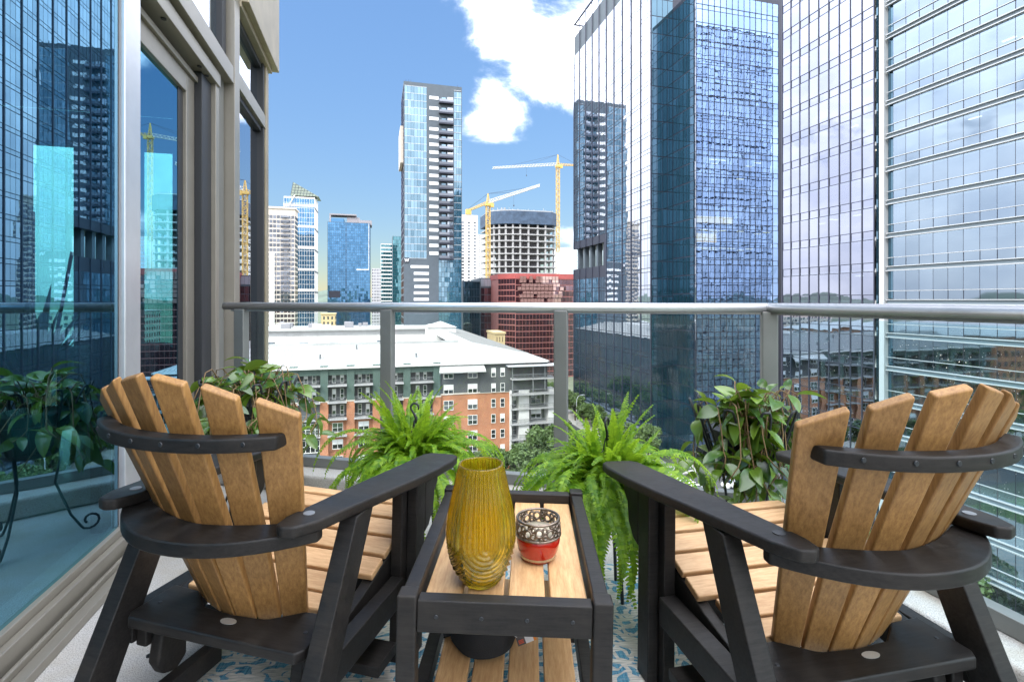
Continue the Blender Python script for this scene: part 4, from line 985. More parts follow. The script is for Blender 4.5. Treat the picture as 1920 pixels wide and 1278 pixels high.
# ---------------------------------------------------------------- sliding door wall on the left
D = gthing('sliding_glass_door', 'teal sliding glass door with pale aluminium frame on the left', 'door', 0, VW, 0)
def db(name, x0,x1,y0,y1,z0,z1, m='alu', par=None, bev=0.004): return MB().box(x0,x1,y0,y1,z0,z1).build(name, M[m], par or D, bevel=bev)
ZH = 2.54
db('sill', -0.14, 0.10, -2.6, 4.42, 0.001, 0.035); db('sill', -0.14, 0.035, -2.6, 4.42, 0.036, 0.115); db('sill_track', 0.045, 0.06, -2.6, 4.1, 0.0355, 0.06)
p1 = db('stile', -0.045, 0.012, 2.72, 2.88, 0.116, ZH+0.2, 'railm')
db('gasket', -0.03, -0.012, 2.695, 2.7195, 0.14, ZH+0.1, 'alud')
MB().box(-0.022, -0.010, -2.6, 2.70, 0.116, ZH+0.16).build('glass_panel', M['doorglass'], D)
db('bottom_rail', -0.045, 0.010, -2.6, 2.7195, 0.1155, 0.15)
MB().box(-0.112, -0.100, 2.80, 3.80, 0.116, ZH+0.02).build('glass_panel', M['doorglass'], D)
db('stile', -0.135, -0.075, 3.78, 3.93, 0.116, ZH+0.12); db('gasket', -0.13, -0.095, 3.70, 3.7795, 0.116, ZH+0.02, 'alud')
db('stile', -0.135, -0.085, 2.74, 2.82, 0.116, ZH+0.12, 'alud')
db('top_rail', -0.135, -0.075, 2.82, 3.7795, ZH, ZH+0.12)
db('jamb', -0.10, -0.03, 3.935, 4.14, 0.116, ZH+0.2, 'alud'); db('jamb', -0.10, 0.0, 4.142, 4.22, 0.116, ZH+0.22)
db('jamb', -0.12, -0.02, 4.225, 4.42, 0.116, ZH+0.40, 'postm')
db('head', -0.15, -0.055, -2.6, 4.2, ZH+0.122, ZH+0.16); db('head', -0.15, 0.012, -2.6, 4.215, ZH+0.205, ZH+0.30); db('head', -0.15, 0.045, -2.6, 4.44, ZH+0.33, ZH+0.46)
db('head', -0.14, -0.02, -2.6, 4.30, ZH+0.30, ZH+0.33, 'bronze')
for y in (3.0, 3.25, 3.85, 4.0): MB().lathe([(0.014,0),(0.014,0.006)], 12, (-0.02, y, ZH+0.197), True, True).build('screw_hole', M['alud'], D)
Wn = gthing('window_wall', 'narrow glazed window wall with bronze fascia at the balcony corner', 'window', 4.4, VW, 0)
def wb(name, x0,x1,y0,y1,z0,z1, m='alu', bev=0.004): return MB().box(x0,x1,y0-4.4,y1-4.4,z0,z1).build(name, M[m], Wn, bevel=bev)
wb('mullion', -0.14, 0.05, 4.445, 4.60, -0.3, 5.5); wb('mullion', -0.14, 0.02, 5.66, 5.72, -0.3, 4.0, 'alud'); wb('corner_post', -0.14, 0.035, 5.722, 5.84, -0.3, 5.5, 'bronze')
wb('transom', -0.10, 0.03, 4.603, 5.72, 2.93, 3.06); wb('gasket', -0.06, 0.0, 4.603, 5.655, 2.88, 2.928, 'alud'); wb('gasket', -0.06, 0.0, 4.603, 5.655, 3.52, 3.70, 'alud')
MB().box(-0.05, -0.04, 0.205, 1.26, -0.3, 2.88).build('pane', M['winglass'], Wn); MB().box(-0.05, -0.04, 0.205, 1.26, 3.062, 3.52).build('pane', M['winglass'], Wn)
wb('fascia', -0.2, 0.115, 4.62, 5.98, 3.62, 4.9, 'bronze', 0.008); wb('fascia_lip', -0.2, 0.06, 4.605, 5.90, 3.57, 3.618, 'bronze')
MB().box(-0.05, -0.04, -3.0, -0.06, ZH+0.465, 4.6).build('transom_pane', M['winglass'], Wn); wb('gasket', -0.055, 0.0, 4.30, 4.40, ZH+0.465, 4.6, 'alud')
wb('transom_head', -0.14, 0.04, 1.4, 4.44, 4.6, 4.9)

# ---------------------------------------------------------------- the room behind the glass
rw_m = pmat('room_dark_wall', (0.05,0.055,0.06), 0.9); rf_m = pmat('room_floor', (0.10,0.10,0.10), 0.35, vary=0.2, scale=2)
def rm(name, u0,u1,v0,v1,z0,z1, m):
    o = MB().box(v0,v1,u0,u1,z0,z1).build(name, m); o.rotation_euler = (0,0,TH); return struct(o)
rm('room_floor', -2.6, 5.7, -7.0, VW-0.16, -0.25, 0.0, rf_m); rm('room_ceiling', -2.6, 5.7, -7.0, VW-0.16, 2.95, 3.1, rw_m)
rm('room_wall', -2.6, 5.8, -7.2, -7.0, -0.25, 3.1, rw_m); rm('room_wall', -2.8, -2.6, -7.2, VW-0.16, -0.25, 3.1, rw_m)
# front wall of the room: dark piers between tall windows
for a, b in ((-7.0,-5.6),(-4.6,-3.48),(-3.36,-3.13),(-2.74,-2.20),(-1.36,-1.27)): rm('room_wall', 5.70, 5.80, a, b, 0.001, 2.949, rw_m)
rm('room_wall', 5.70, 5.80, -5.6, -4.6, 2.63, 2.949, rw_m); rm('room_wall', 5.70, 5.80, -3.40, -2.72, 2.63, 2.949, rw_m); rm('room_wall', 5.70, 5.80, -2.20, -1.36, 2.63, 2.949, rw_m)
fw = gthing('corner_window', 'tall bright window seen through the teal sliding door', 'window', 5.75, -3.06, 0)
for a, b in ((-0.34, 0.34),):
    MB().box(a, b, -0.006, 0.006, 0.002, 2.63).build('pane', M.setdefault('farglass', clear_glass('far_room_glass', (0.85,1.0,1.0), (0.8,0.9,1), 0.04, 0.5, 0.12)), fw)
    for x_ in (a+0.02, -0.05): MB().box(x_-0.015, x_+0.015, -0.03, 0.03, 0.002, 2.63).build('frame', M['alud'], fw)
fw2 = gthing('corner_window', 'window behind the armchair inside the room', 'window', 5.75, -1.78, 0)
MB().box(-0.42, 0.42, -0.006, 0.006, 0.002, 2.63).build('pane', M['farglass'], fw2); MB().box(-0.02, 0.02, -0.03, 0.03, 0.002, 2.63).build('frame', M['alud'], fw2)
# armchair inside
ac = gthing('armchair', 'patterned tub armchair inside the room behind the glass door', 'armchair', 4.7, -1.95, 0); fab = pmat('teal_fabric', (0.16,0.24,0.25), 0.9, vary=0.5, scale=25)
b_ = MB(); pts_o = [(0.38*cos(a), 0.36*sin(a)) for a in [pi*(-0.15)+k*pi*1.3/16 for k in range(17)]]; pts_i = [(0.28*cos(a), 0.26*sin(a)) for a in [pi*(-0.15)+k*pi*1.3/16 for k in range(17)]]
b_.prism(pts_o+pts_i[::-1], 0.2, 0.82); b_.build('backrest', fab, ac, bevel=0.03)
MB().prism([(0.29*cos(k*pi/8), 0.29*sin(k*pi/8)) for k in range(16)], 0.2, 0.45).build('seat', fab, ac, bevel=0.03)
for x_, y_ in ((.22,.2),(-.22,.2),(.22,-.2),(-.22,-.2)): MB().tube([(x_,y_,0),(x_*.95,y_*.95,0.21)], 0.018, 8).build('leg', M['mull'], ac)
# indoor plant with strap leaves
ip = gthing('indoor_plant', 'tall strap-leaved plant in the room behind the door glass', 'potted plant', 4.7, pv(62, 4.7), 0); ilm = leafmat('indoor_leaf', (0.02,0.07,0.03), (0.05,0.14,0.05), 0.35)
MB().lathe([(0.0,0.0),(0.15,0.0),(0.19,0.34),(0.165,0.34),(0.16,0.30),(0.0,0.30)], 20).build('pot', M['white'], ip, smooth=True)
rl = random.Random(2)
for k in range(26):
    a = rl.uniform(0, 2*pi); l_ = rl.uniform(0.5, 1.15); out_ = rl.uniform(0.15, 0.7); m_ = MB(); prev = None
    for j in range(8):
        f = j/7; r_ = out_*f**1.3*l_*0.7; z_ = 0.3+l_*(f-0.35*f*f*out_*1.6); wd_ = 0.045*sin(pi*min(1, f*0.93+0.07))+0.002
        c_ = Vector((cos(a)*r_, sin(a)*r_, z_)); s_ = Vector((-sin(a), cos(a), 0))*wd_
        cur = (c_-s_, c_+Vector((0,0,-0.012)), c_+s_)
        if prev: m_.quad(prev[0],prev[1],cur[1],cur[0]); m_.quad(prev[1],prev[2],cur[2],cur[1])
        prev = cur
    m_.build('leaf', ilm, ip, smooth=True)
for x_, z_ in ((0.0, 1.85), (0.25, 1.55)): MB().tube([(x_*0.2,0,0.3),(x_,0,z_)], 0.012, 6).build('stake', M['mull'], ip)

# ---------------------------------------------------------------- the building this balcony belongs to, above, below and behind
H_ = gthing('residential_tower', 'residential tower that the balcony belongs to', 'tower', 0, VW-0.3, 0)
for a, b in ((4.95, 6.2), (GZ, -0.6)):
    MB().box(-24, 0.1, -30, 5.6, a, b).build('wall', M['white'], H_)
    g = MB(); grid(g, 'right', 0.1, -29.5, 5.3, a+0.3, b-0.3, 16, max(2,int((b-a)/3.2)), 0.3, 0.5, 0.05, 0.003); grid(g, 'back', 5.6, -23.5, 0.0, a+0.3, b-0.3, 12, max(2,int((b-a)/3.2)), 0.3, 0.5, 0.05, 0.003)
    stuff(g.build('window_pane', M['glassA'], H_))
# ---------------------------------------------------------------- rug
def rugmat():
    m, t, o = newmat('blue_damask_rug'); tcn = nd(t, 'ShaderNodeTexCoord'); v = tcn.outputs['Object']
    d = nd(t, 'ShaderNodeTexNoise', {'Vector': v, 'Scale': 4.0, 'Detail': 3}); mv = nd(t, 'ShaderNodeMixRGB', {0: 0.22, 1: v, 2: d.outputs['Color']})
    vo = nd(t, 'ShaderNodeTexVoronoi', {'Vector': mv.outputs[0], 'Scale': 15.0}, feature='DISTANCE_TO_EDGE')
    wv = nd(t, 'ShaderNodeTexWave', {'Vector': mv.outputs[0], 'Scale': 10.0, 'Distortion': 11.0, 'Detail': 2.0, 'Detail Scale': 1.4}, wave_type='RINGS')
    a = nd(t, 'ShaderNodeMath', {0: vo.outputs['Distance'], 1: 0.085}, operation='LESS_THAN')
    b = nd(t, 'ShaderNodeMath', {0: wv.outputs['Fac'], 1: 0.66}, operation='GREATER_THAN')
    mx = nd(t, 'ShaderNodeMath', {0: a.outputs[0], 1: b.outputs[0]}, operation='MAXIMUM')
    wx = nd(t, 'ShaderNodeTexWave', {'Vector': v, 'Scale': 75.0, 'Distortion': 1.5}, bands_direction='X'); wy = nd(t, 'ShaderNodeTexNoise', {'Vector': nd(t, 'ShaderNodeMapping', {'Vector': v, 'Scale': (260,14,1)}).outputs[0], 'Scale': 1.0, 'Detail': 2})
    wz = nd(t, 'ShaderNodeTexNoise', {'Vector': nd(t, 'ShaderNodeMapping', {'Vector': v, 'Scale': (20,260,1)}).outputs[0], 'Scale': 1.0, 'Detail': 2})
    bl = nd(t, 'ShaderNodeMixRGB', {0: nd(t, 'ShaderNodeMapRange', {'Value': wy.outputs['Fac'], 'From Min': .35, 'From Max': .65}).outputs[0], 1: (0.03,0.17,0.30,1), 2: (0.14,0.42,0.58,1)})
    iv = nd(t, 'ShaderNodeMixRGB', {0: nd(t, 'ShaderNodeMapRange', {'Value': wz.outputs['Fac'], 'From Min': .35, 'From Max': .65}).outputs[0], 1: (0.55,0.51,0.43,1), 2: (0.84,0.82,0.76,1)})
    jit = nd(t, 'ShaderNodeMath', {0: mx.outputs[0], 1: nd(t, 'ShaderNodeMapRange', {'Value': wz.outputs['Fac'], 'From Min': .3, 'From Max': .7, 'To Min': -.35, 'To Max': .35}).outputs[0]}, operation='ADD', use_clamp=True)
    c = nd(t, 'ShaderNodeMixRGB', {0: jit.outputs[0], 1: bl.outputs[0], 2: iv.outputs[0]})
    bp = nd(t, 'ShaderNodeBump', {'Height': wx.outputs['Fac'], 'Strength': 0.4, 'Distance': 0.003})
    p = nd(t, 'ShaderNodeBsdfPrincipled', {'Base Color': c.outputs[0], 'Roughness': 0.95, 'Normal': bp.outputs[0]}); t.links.new(p.outputs[0], o.inputs[0]); return m
rg_ = MB().box(-0.93, 1.15, -0.75, 0.82, 0.001, 0.009).build('rug', rugmat()); rg_.location = (-0.02, 1.42, 0); rg_.rotation_euler = (0,0,R(4))
tag(rg_, 'blue and ivory damask patterned rug under the chairs and table', 'rug')

# ---------------------------------------------------------------- glider chairs
def woodmat(name, ca, cb, axis):
    m, t, o = newmat(name); tcn = nd(t, 'ShaderNodeTexCoord'); oi = nd(t, 'ShaderNodeObjectInfo')
    st = {'z': (38,38,4), 'x': (4,38,38), 'y': (38,4,38)}[axis]
    of = nd(t, 'ShaderNodeVectorMath', {0: tcn.outputs['Object'], 1: oi.outputs['Random']}, operation='ADD')
    mp_ = nd(t, 'ShaderNodeMapping', {'Vector': of.outputs[0], 'Scale': st})
    n_ = nd(t, 'ShaderNodeTexNoise', {'Vector': mp_.outputs[0], 'Scale': 3.2, 'Detail': 6, 'Roughness': 0.75}); n2_ = nd(t, 'ShaderNodeTexNoise', {'Vector': mp_.outputs[0], 'Scale': 0.35, 'Detail': 3})
    fc = nd(t, 'ShaderNodeMapRange', {'Value': n_.outputs['Fac'], 'From Min': .30, 'From Max': .70})
    mx = nd(t, 'ShaderNodeMixRGB', {0: fc.outputs[0], 1: col4(ca), 2: col4(cb)})
    vr = nd(t, 'ShaderNodeMath', {0: nd(t, 'ShaderNodeMapRange', {'Value': oi.outputs['Random'], 'To Min': 0.86, 'To Max': 1.12}).outputs[0], 1: nd(t, 'ShaderNodeMapRange', {'Value': n2_.outputs['Fac'], 'To Min': 0.8, 'To Max': 1.2}).outputs[0]}, operation='MULTIPLY')
    hv = nd(t, 'ShaderNodeHueSaturation', {'Value': vr.outputs[0], 'Color': mx.outputs[0]})
    bp = nd(t, 'ShaderNodeBump', {'Height': n_.outputs['Fac'], 'Strength': 0.12, 'Distance': 0.002})
    p = nd(t, 'ShaderNodeBsdfPrincipled', {'Base Color': hv.outputs[0], 'Roughness': 0.52, 'Normal': bp.outputs[0]}); t.links.new(p.outputs[0], o.inputs[0]); return m
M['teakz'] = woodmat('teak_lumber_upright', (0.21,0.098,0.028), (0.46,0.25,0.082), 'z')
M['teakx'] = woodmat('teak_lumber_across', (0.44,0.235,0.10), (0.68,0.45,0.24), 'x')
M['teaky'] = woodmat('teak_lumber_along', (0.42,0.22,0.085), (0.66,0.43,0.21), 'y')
M['black'] = woodmat('black_lumber', (0.009,0.0083,0.008), (0.026,0.0235,0.022), 'x')
M['black'].node_tree.nodes['Principled BSDF'].inputs['Roughness'].default_value = 0.46; M['black'].node_tree.nodes['Principled BSDF'].inputs['Specular IOR Level'].default_value = 0.26
def dusty(m, dust):                        # settled dust and scuffs over the moulded lumber
    t = m.node_tree; p = t.nodes['Principled BSDF']; src = p.inputs['Base Color'].links[0].from_socket
    tcn = nd(t, 'ShaderNodeTexCoord'); n_ = nd(t, 'ShaderNodeTexNoise', {'Vector': tcn.outputs['Object'], 'Scale': 7.0, 'Detail': 8, 'Roughness': 0.72})
    f_ = nd(t, 'ShaderNodeMapRange', {'Value': n_.outputs['Fac'], 'From Min': 0.46, 'From Max': 0.74, 'To Max': 0.32})
    mx = nd(t, 'ShaderNodeMixRGB', {0: f_.outputs[0], 1: src, 2: col4(dust)}); t.links.new(mx.outputs[0], p.inputs['Base Color'])
    r_ = nd(t, 'ShaderNodeMapRange', {'Value': n_.outputs['Fac'], 'From Min': 0.3, 'From Max': 0.7, 'To Min': 0.36, 'To Max': 0.62}); t.links.new(r_.outputs[0], p.inputs['Roughness'])
dusty(M['black'], (0.070,0.058,0.045))
M['label'] = pmat('metal_label', (0.55,0.54,0.50), 0.4, metal=0.5)

def make_glider(label, loc, yaw, tilt, grp='matching glider chairs'):
    t = thing('glider_chair', label, 'chair', loc, (0, -tilt, -yaw), grp)
    blk = M['black']
    # back slats (fan, bowed to the rear)
    zb_, zt_ = 0.292, 1.012
    kx = lambda z: 0.178+0.1984*(z-0.29)
    def yb(x_, z_):
        f = (z_-0.29)/0.64; return -0.277-0.41*(z_-0.29)+(0.062+0.038*f)*min(1.2,abs(x_)/kx(z_))**1.6
    topz = lambda x_: 0.999-0.094*(abs(x_)/0.30)**1.5
    def back_pt(s_, z_): x_ = s_*kx(z_); return Vector((x_, yb(x_, z_), z_))
    nrm = Vector((0,-0.9,-0.44)).normalized()
    for i in range(6):
        s0, s1 = -1+i/3+0.010, -1+(i+1)/3-0.010
        if i == 0: s0 = -1.0
        if i == 5: s1 = 1.0
        g0, g1 = 0.012, 0.012
        rows = [0.0, 0.5, 1.0]; m_ = MB(); vs = []
        for f in rows:
            for s_ in (s0, s1):
                zz_ = zb_+f*(topz(s_*0.302)-zb_); e = 0.0
                ss = s_ + (0.0 if abs(s_) == 1.0 else 0.046 if s_ == s0 else -0.046)*f
                p = back_pt(ss, zz_); q = nrm+Vector((ss*0.35,0,0)); q.normalize()
                vs += [p-q*0.022, p]
        fs = []
        for r_ in range(2):
            a = r_*4; b = a+4
            fs += [(a,a+2,b+2,b),(a+1,b+1,b+3,a+3),(a,b,b+1,a+1),(a+2,a+3,b+3,b+2)]
        fs += [(0,1,3,2),(8,10,11,9)]
        m_.add(vs, fs); m_.build('back_slat', M['teakz'], t, bevel=0.005, fixn=True)
    # curved rails behind the back
    def arc_rail(name, z_, th, half, ye, yc, width, n_=18, wc=None):
        outer, inner_ = [], []
        for k in range(n_+1):
            f = -1+2*k/n_; x_ = f*half; yo = yc+(ye-yc)*abs(f)**2.2
            outer.append((x_, yo))
            inner_.append((x_*0.985, yo+width if not wc else (yb(x_, z_)-0.001 if abs(x_) < kx(z_)-0.004 else yb(kx(z_), z_)+0.004)))
        m_ = MB(); m_.prism(outer+inner_[::-1], z_-th, z_); return m_.build(name, blk, t, bevel=0.006)
    arc_rail('upper_rail', 0.866, 0.034, 0.264, -0.462, -0.556, 0.044)
    arc_rail('lumbar_rail', 0.614, 0.036, 0.302, -0.352, -0.512, 0.05, wc=0.12)
    for z_, yc_, n_s in ((0.852, -0.556, 6),):
        for i in range(n_s):
            f = -1+(2*i+1)/n_s; x_ = f*0.25; y_ = -0.556+(0.094)*abs(f*0.947)**2.2-0.0005
            m_ = MB().lathe([(0.0,0.002),(0.005,0.002),(0.006,0.0)], 8); o = m_.build('screw', M['alud'], t); o.location = (x_, y_, z_); o.rotation_euler = (pi/2,0,0)
    # arms
    zA = lambda x_, y_: 0.645+(y_+0.348)*(0.596-0.645)/0.706
    outl = [(x_+0.008, y_-0.018-0.02*max(0,(y_+0.4)/0.8)) for x_, y_ in ((0.285,-0.415),(0.312,-0.36),(0.330,-0.25),(0.356,-0.10),(0.384,0.06),(0.402,0.20),(0.408,0.32),(0.400,0.385),(0.380,0.405),(0.292,0.392),(0.272,0.36),(0.262,0.22),(0.248,0.05),(0.236,-0.10),(0.228,-0.25),(0.222,-0.36),(0.232,-0.41),(0.255,-0.425))]
    for s_ in (1,-1):
        m_ = MB(); m_.prism([(x_*s_, y_) for x_, y_ in outl], lambda x_, y_: zA(x_,y_)-0.030, zA); ar = m_.build('arm', blk, t, bevel=0.007)
        MB().lathe([(0.014,0.0),(0.014,0.002),(0.0,0.003)], 16, (s_*0.272,-0.348,zA(0,-0.348)+0.0002)).build('bolt_cap', M['alud'] if s_ < 0 and 'right' in label else M['rail'], ar)
        # front post with corbel
        x0, x1 = (0.292, 0.330) if s_ > 0 else (-0.330,-0.292)
        MB().box(x0, x1, 0.055, 0.135, 0.0, zA(0,.1)-0.031).build('front_post', blk, t, bevel=0.004)
        x2, x3 = (0.331, 0.366) if s_ > 0 else (-0.366,-0.331)
        MB().box(x2, x3, 0.085, 0.155, 0.0, zA(0,.12)-0.031).build('front_post', blk, t, bevel=0.004)
        cpoly = [(0.156,0.595),(0.262,0.575),(0.265,0.53),(0.235,0.50),(0.225,0.44),(0.19,0.40),(0.156,0.39)]
        m_ = MB(); n_ = len(cpoly); vs = [(x_, y_, min(z_, zA(0,y_)-0.0315)) for x_ in (x2, x3) for y_, z_ in cpoly]
        m_.add(vs, [tuple(range(n_)), tuple(range(n_,2*n_))[::-1]]+[(i,(i+1)%n_,n_+(i+1)%n_,n_+i) for i in range(n_)]); m_.build('corbel', blk, t, bevel=0.004, fixn=True)
        # slanted rear leg
        m_ = MB(); lx0, lx1 = (0.295,0.345) if s_ > 0 else (-0.345,-0.295); zt2 = zA(0,-.2)-0.031
        vs = [(x_,y_,z_) for x_ in (lx0,lx1) for y_,z_ in ((-0.245,zt2),(-0.155,zt2+0.006),(-0.43,0.0),(-0.53,0.0))]
        m_.add(vs, [(0,1,2,3),(7,6,5,4),(0,4,5,1),(1,5,6,2),(2,6,7,3),(3,7,4,0)]); m_.build('rear_leg', blk, t, bevel=0.004, fixn=True)
        # curved seat rail
        top = [(0.345,0.385),(0.28,0.398),(0.18,0.385),(0.05,0.345),(-0.08,0.305),(-0.20,0.285),(-0.33,0.280)]; bot = [(-0.33,0.20),(-0.18,0.19),(0.0,0.225),(0.18,0.285),(0.30,0.31),(0.35,0.33)]
        pr = top+bot; n_ = len(pr); sx0, sx1 = (0.248,0.284) if s_ > 0 else (-0.284,-0.248)
        m_ = MB(); m_.add([(x_,y_,z_) for x_ in (sx0,sx1) for y_,z_ in pr], [tuple(range(n_)), tuple(range(n_,2*n_))[::-1]]+[(i,(i+1)%n_,n_+(i+1)%n_,n_+i) for i in range(n_)]); m_.build('seat_rail', blk, t, bevel=0.005, fixn=True)
        # glider side stretcher, hanger link and low runner
        MB().box(lx0+0.002*s_, lx1-0.004*s_, -0.335, 0.054, 0.205, 0.285).build('side_stretcher', blk, t, bevel=0.004)
        hk = MB(); pl_ = [(-0.235,0.255),(-0.315,0.255),(-0.33,0.16),(-0.31,0.12),(-0.27,0.105),(-0.235,0.13)]; n_ = len(pl_); hx0, hx1 = (0.205,0.243) if s_ > 0 else (-0.243,-0.205)
        hk.add([(x_,y_,z_) for x_ in (hx0,hx1) for y_,z_ in pl_], [tuple(range(n_)), tuple(range(n_,2*n_))[::-1]]+[(i,(i+1)%n_,n_+(i+1)%n_,n_+i) for i in range(n_)]); hk.build('hanger_link', blk, t, bevel=0.008, fixn=True)
        MB().box(min(s_*0.17,s_*0.21), max(s_*0.17,s_*0.21), -0.47, -0.141, 0.052, 0.112).build('runner', blk, t, bevel=0.004)
        MB().lathe([(0.008,0),(0.008,0.004),(0,0.005)], 10).build('bolt', M['alud'], t).location = (s_*0.27,-0.30,0.152)
    # seat slats follow the rails
    path = [(0.352,0.378),(0.325,0.402),(0.262,0.405),(0.185,0.390),(0.105,0.367),(0.025,0.342),(-0.055,0.317),(-0.135,0.297),(-0.21,0.29)]
    for i in range(len(path)-1):
        (ya_, za_), (yb2, zb2) = path[i], path[i+1]; a = Vector((0,ya_,za_)); b = Vector((0,yb2,zb2)); dd = (b-a); g = dd.normalized()*0.006; a += g; b -= g
        up = Vector((0,-dd.z,dd.y)).normalized(); 
        if up.z < 0: up = -up
        m_ = MB(); w2 = 0.286 if i < 6 else 0.24
        vs = [(x_, p.y+up.y*h2, p.z+up.z*h2) for x_ in (-w2,w2) for p in (a,b) for h2 in (0.0,0.022)]
        m_.add(vs, [(0,1,3,2),(4,6,7,5),(0,4,5,1),(2,3,7,6),(0,2,6,4),(1,5,7,3)]); m_.build('seat_slat', M['teakx'], t, bevel=0.005, fixn=True)
    # rear board with label, low stretcher, front stretcher
    poly = [(-0.275,-0.215),(-0.18,-0.222),(-0.10,-0.280),(0.0,-0.288),(0.10,-0.280),(0.18,-0.222),(0.275,-0.215),(0.275,-0.355),(0.258,-0.377),(-0.258,-0.377),(-0.275,-0.355)]
    rbd = MB().prism(poly, 0.281, 0.312).build('rear_board', blk, t, bevel=0.006)
    MB().prism([(0.012+0.024*cos(q), -0.318+0.012*sin(q)) for q in [2*pi*k/20 for k in range(20)]], 0.3122, 0.3136).build('maker_label', M['label'], rbd)
    for x_ in (-0.235, 0.235): MB().lathe([(0.006,0),(0.005,0.002)], 8, (x_,-0.30,0.3121), False, True).build('screw', M['alud'], rbd)
    MB().box(-0.36, 0.36, -0.14, -0.025, 0.10, 0.132).build('low_stretcher', blk, t, bevel=0.004)
    MB().box(-0.291, 0.291, 0.075, 0.115, 0.16, 0.25).build('front_stretcher', blk, t, bevel=0.004)
    return t
make_glider('tan and black slatted glider chair beside the sliding door', (-0.682-0.0155, 1.674+0.004, 0.012), 0.246, -0.024)
make_glider('tan and black slatted glider chair beside the rain-spotted right railing', (0.791-0.005, 1.547, 0.009), -0.217, -0.008)

# ---------------------------------------------------------------- side table
TT = thing('side_table', 'black framed side table with tan slats between the two chairs', 'table', (-0.026, 1.1403, 0.009), (0, 0.020, -0.0331))
zt_ = 0.516; hw_ = 0.2162; ln_ = 0.639
for x_ in (-hw_, hw_):
    for y_ in (0, ln_): MB().box(x_-0.022, x_+0.022, y_-0.022, y_+0.022, 0.0, zt_).build('leg', M['black'], TT, bevel=0.005)
for y_ in (0, ln_): MB().box(-hw_+0.0225, hw_-0.0225, y_-0.018, y_+0.018, zt_-0.082, zt_-0.010).build('apron', M['black'], TT, bevel=0.004)
for x_ in (-hw_, hw_): MB().box(x_-0.018, x_+0.018, 0.0225, ln_-0.0225, zt_-0.082, zt_-0.008).build('apron', M['black'], TT, bevel=0.004)
for k in range(4):
    xc = (k-1.5)*0.098; MB().box(xc-0.043, xc+0.043, 0.020, ln_-0.020, zt_-0.060, zt_-0.038).build('top_slat', M['teaky'], TT, bevel=0.004)
for x_ in (-hw_, hw_): MB().box(x_-0.018, x_+0.018, 0.0225, ln_-0.0225, 0.14, 0.19).build('shelf_rail', M['black'], TT, bevel=0.004)
for k in range(4):
    xc = (k-1.5)*0.092; MB().box(xc-0.040, xc+0.040, -0.01, ln_-0.02, 0.195, 0.215).build('shelf_slat', M['teaky'], TT, bevel=0.004)
for y_ in (0.05, ln_-0.05): MB().box(-hw_+0.0185, hw_-0.0185, y_-0.018, y_+0.018, 0.145, 0.194).build('shelf_rail', M['black'], TT, bevel=0.004)
for x_ in (-0.15,-0.05,0.05,0.15): m_ = MB().lathe([(0.0,0.0015),(0.004,0.0015),(0.005,0)], 8); o = m_.build('screw', M['alud'], TT); o.location = (x_,-0.0182,zt_-0.045); o.rotation_euler = (pi/2,0,0)
zs = 0.009+zt_-0.038            # slat top at the table centre
def onT(px, py, z): d = (CAMZ-z)*F/(py-HY); return Vector(((px-960)/F*d, d, z))

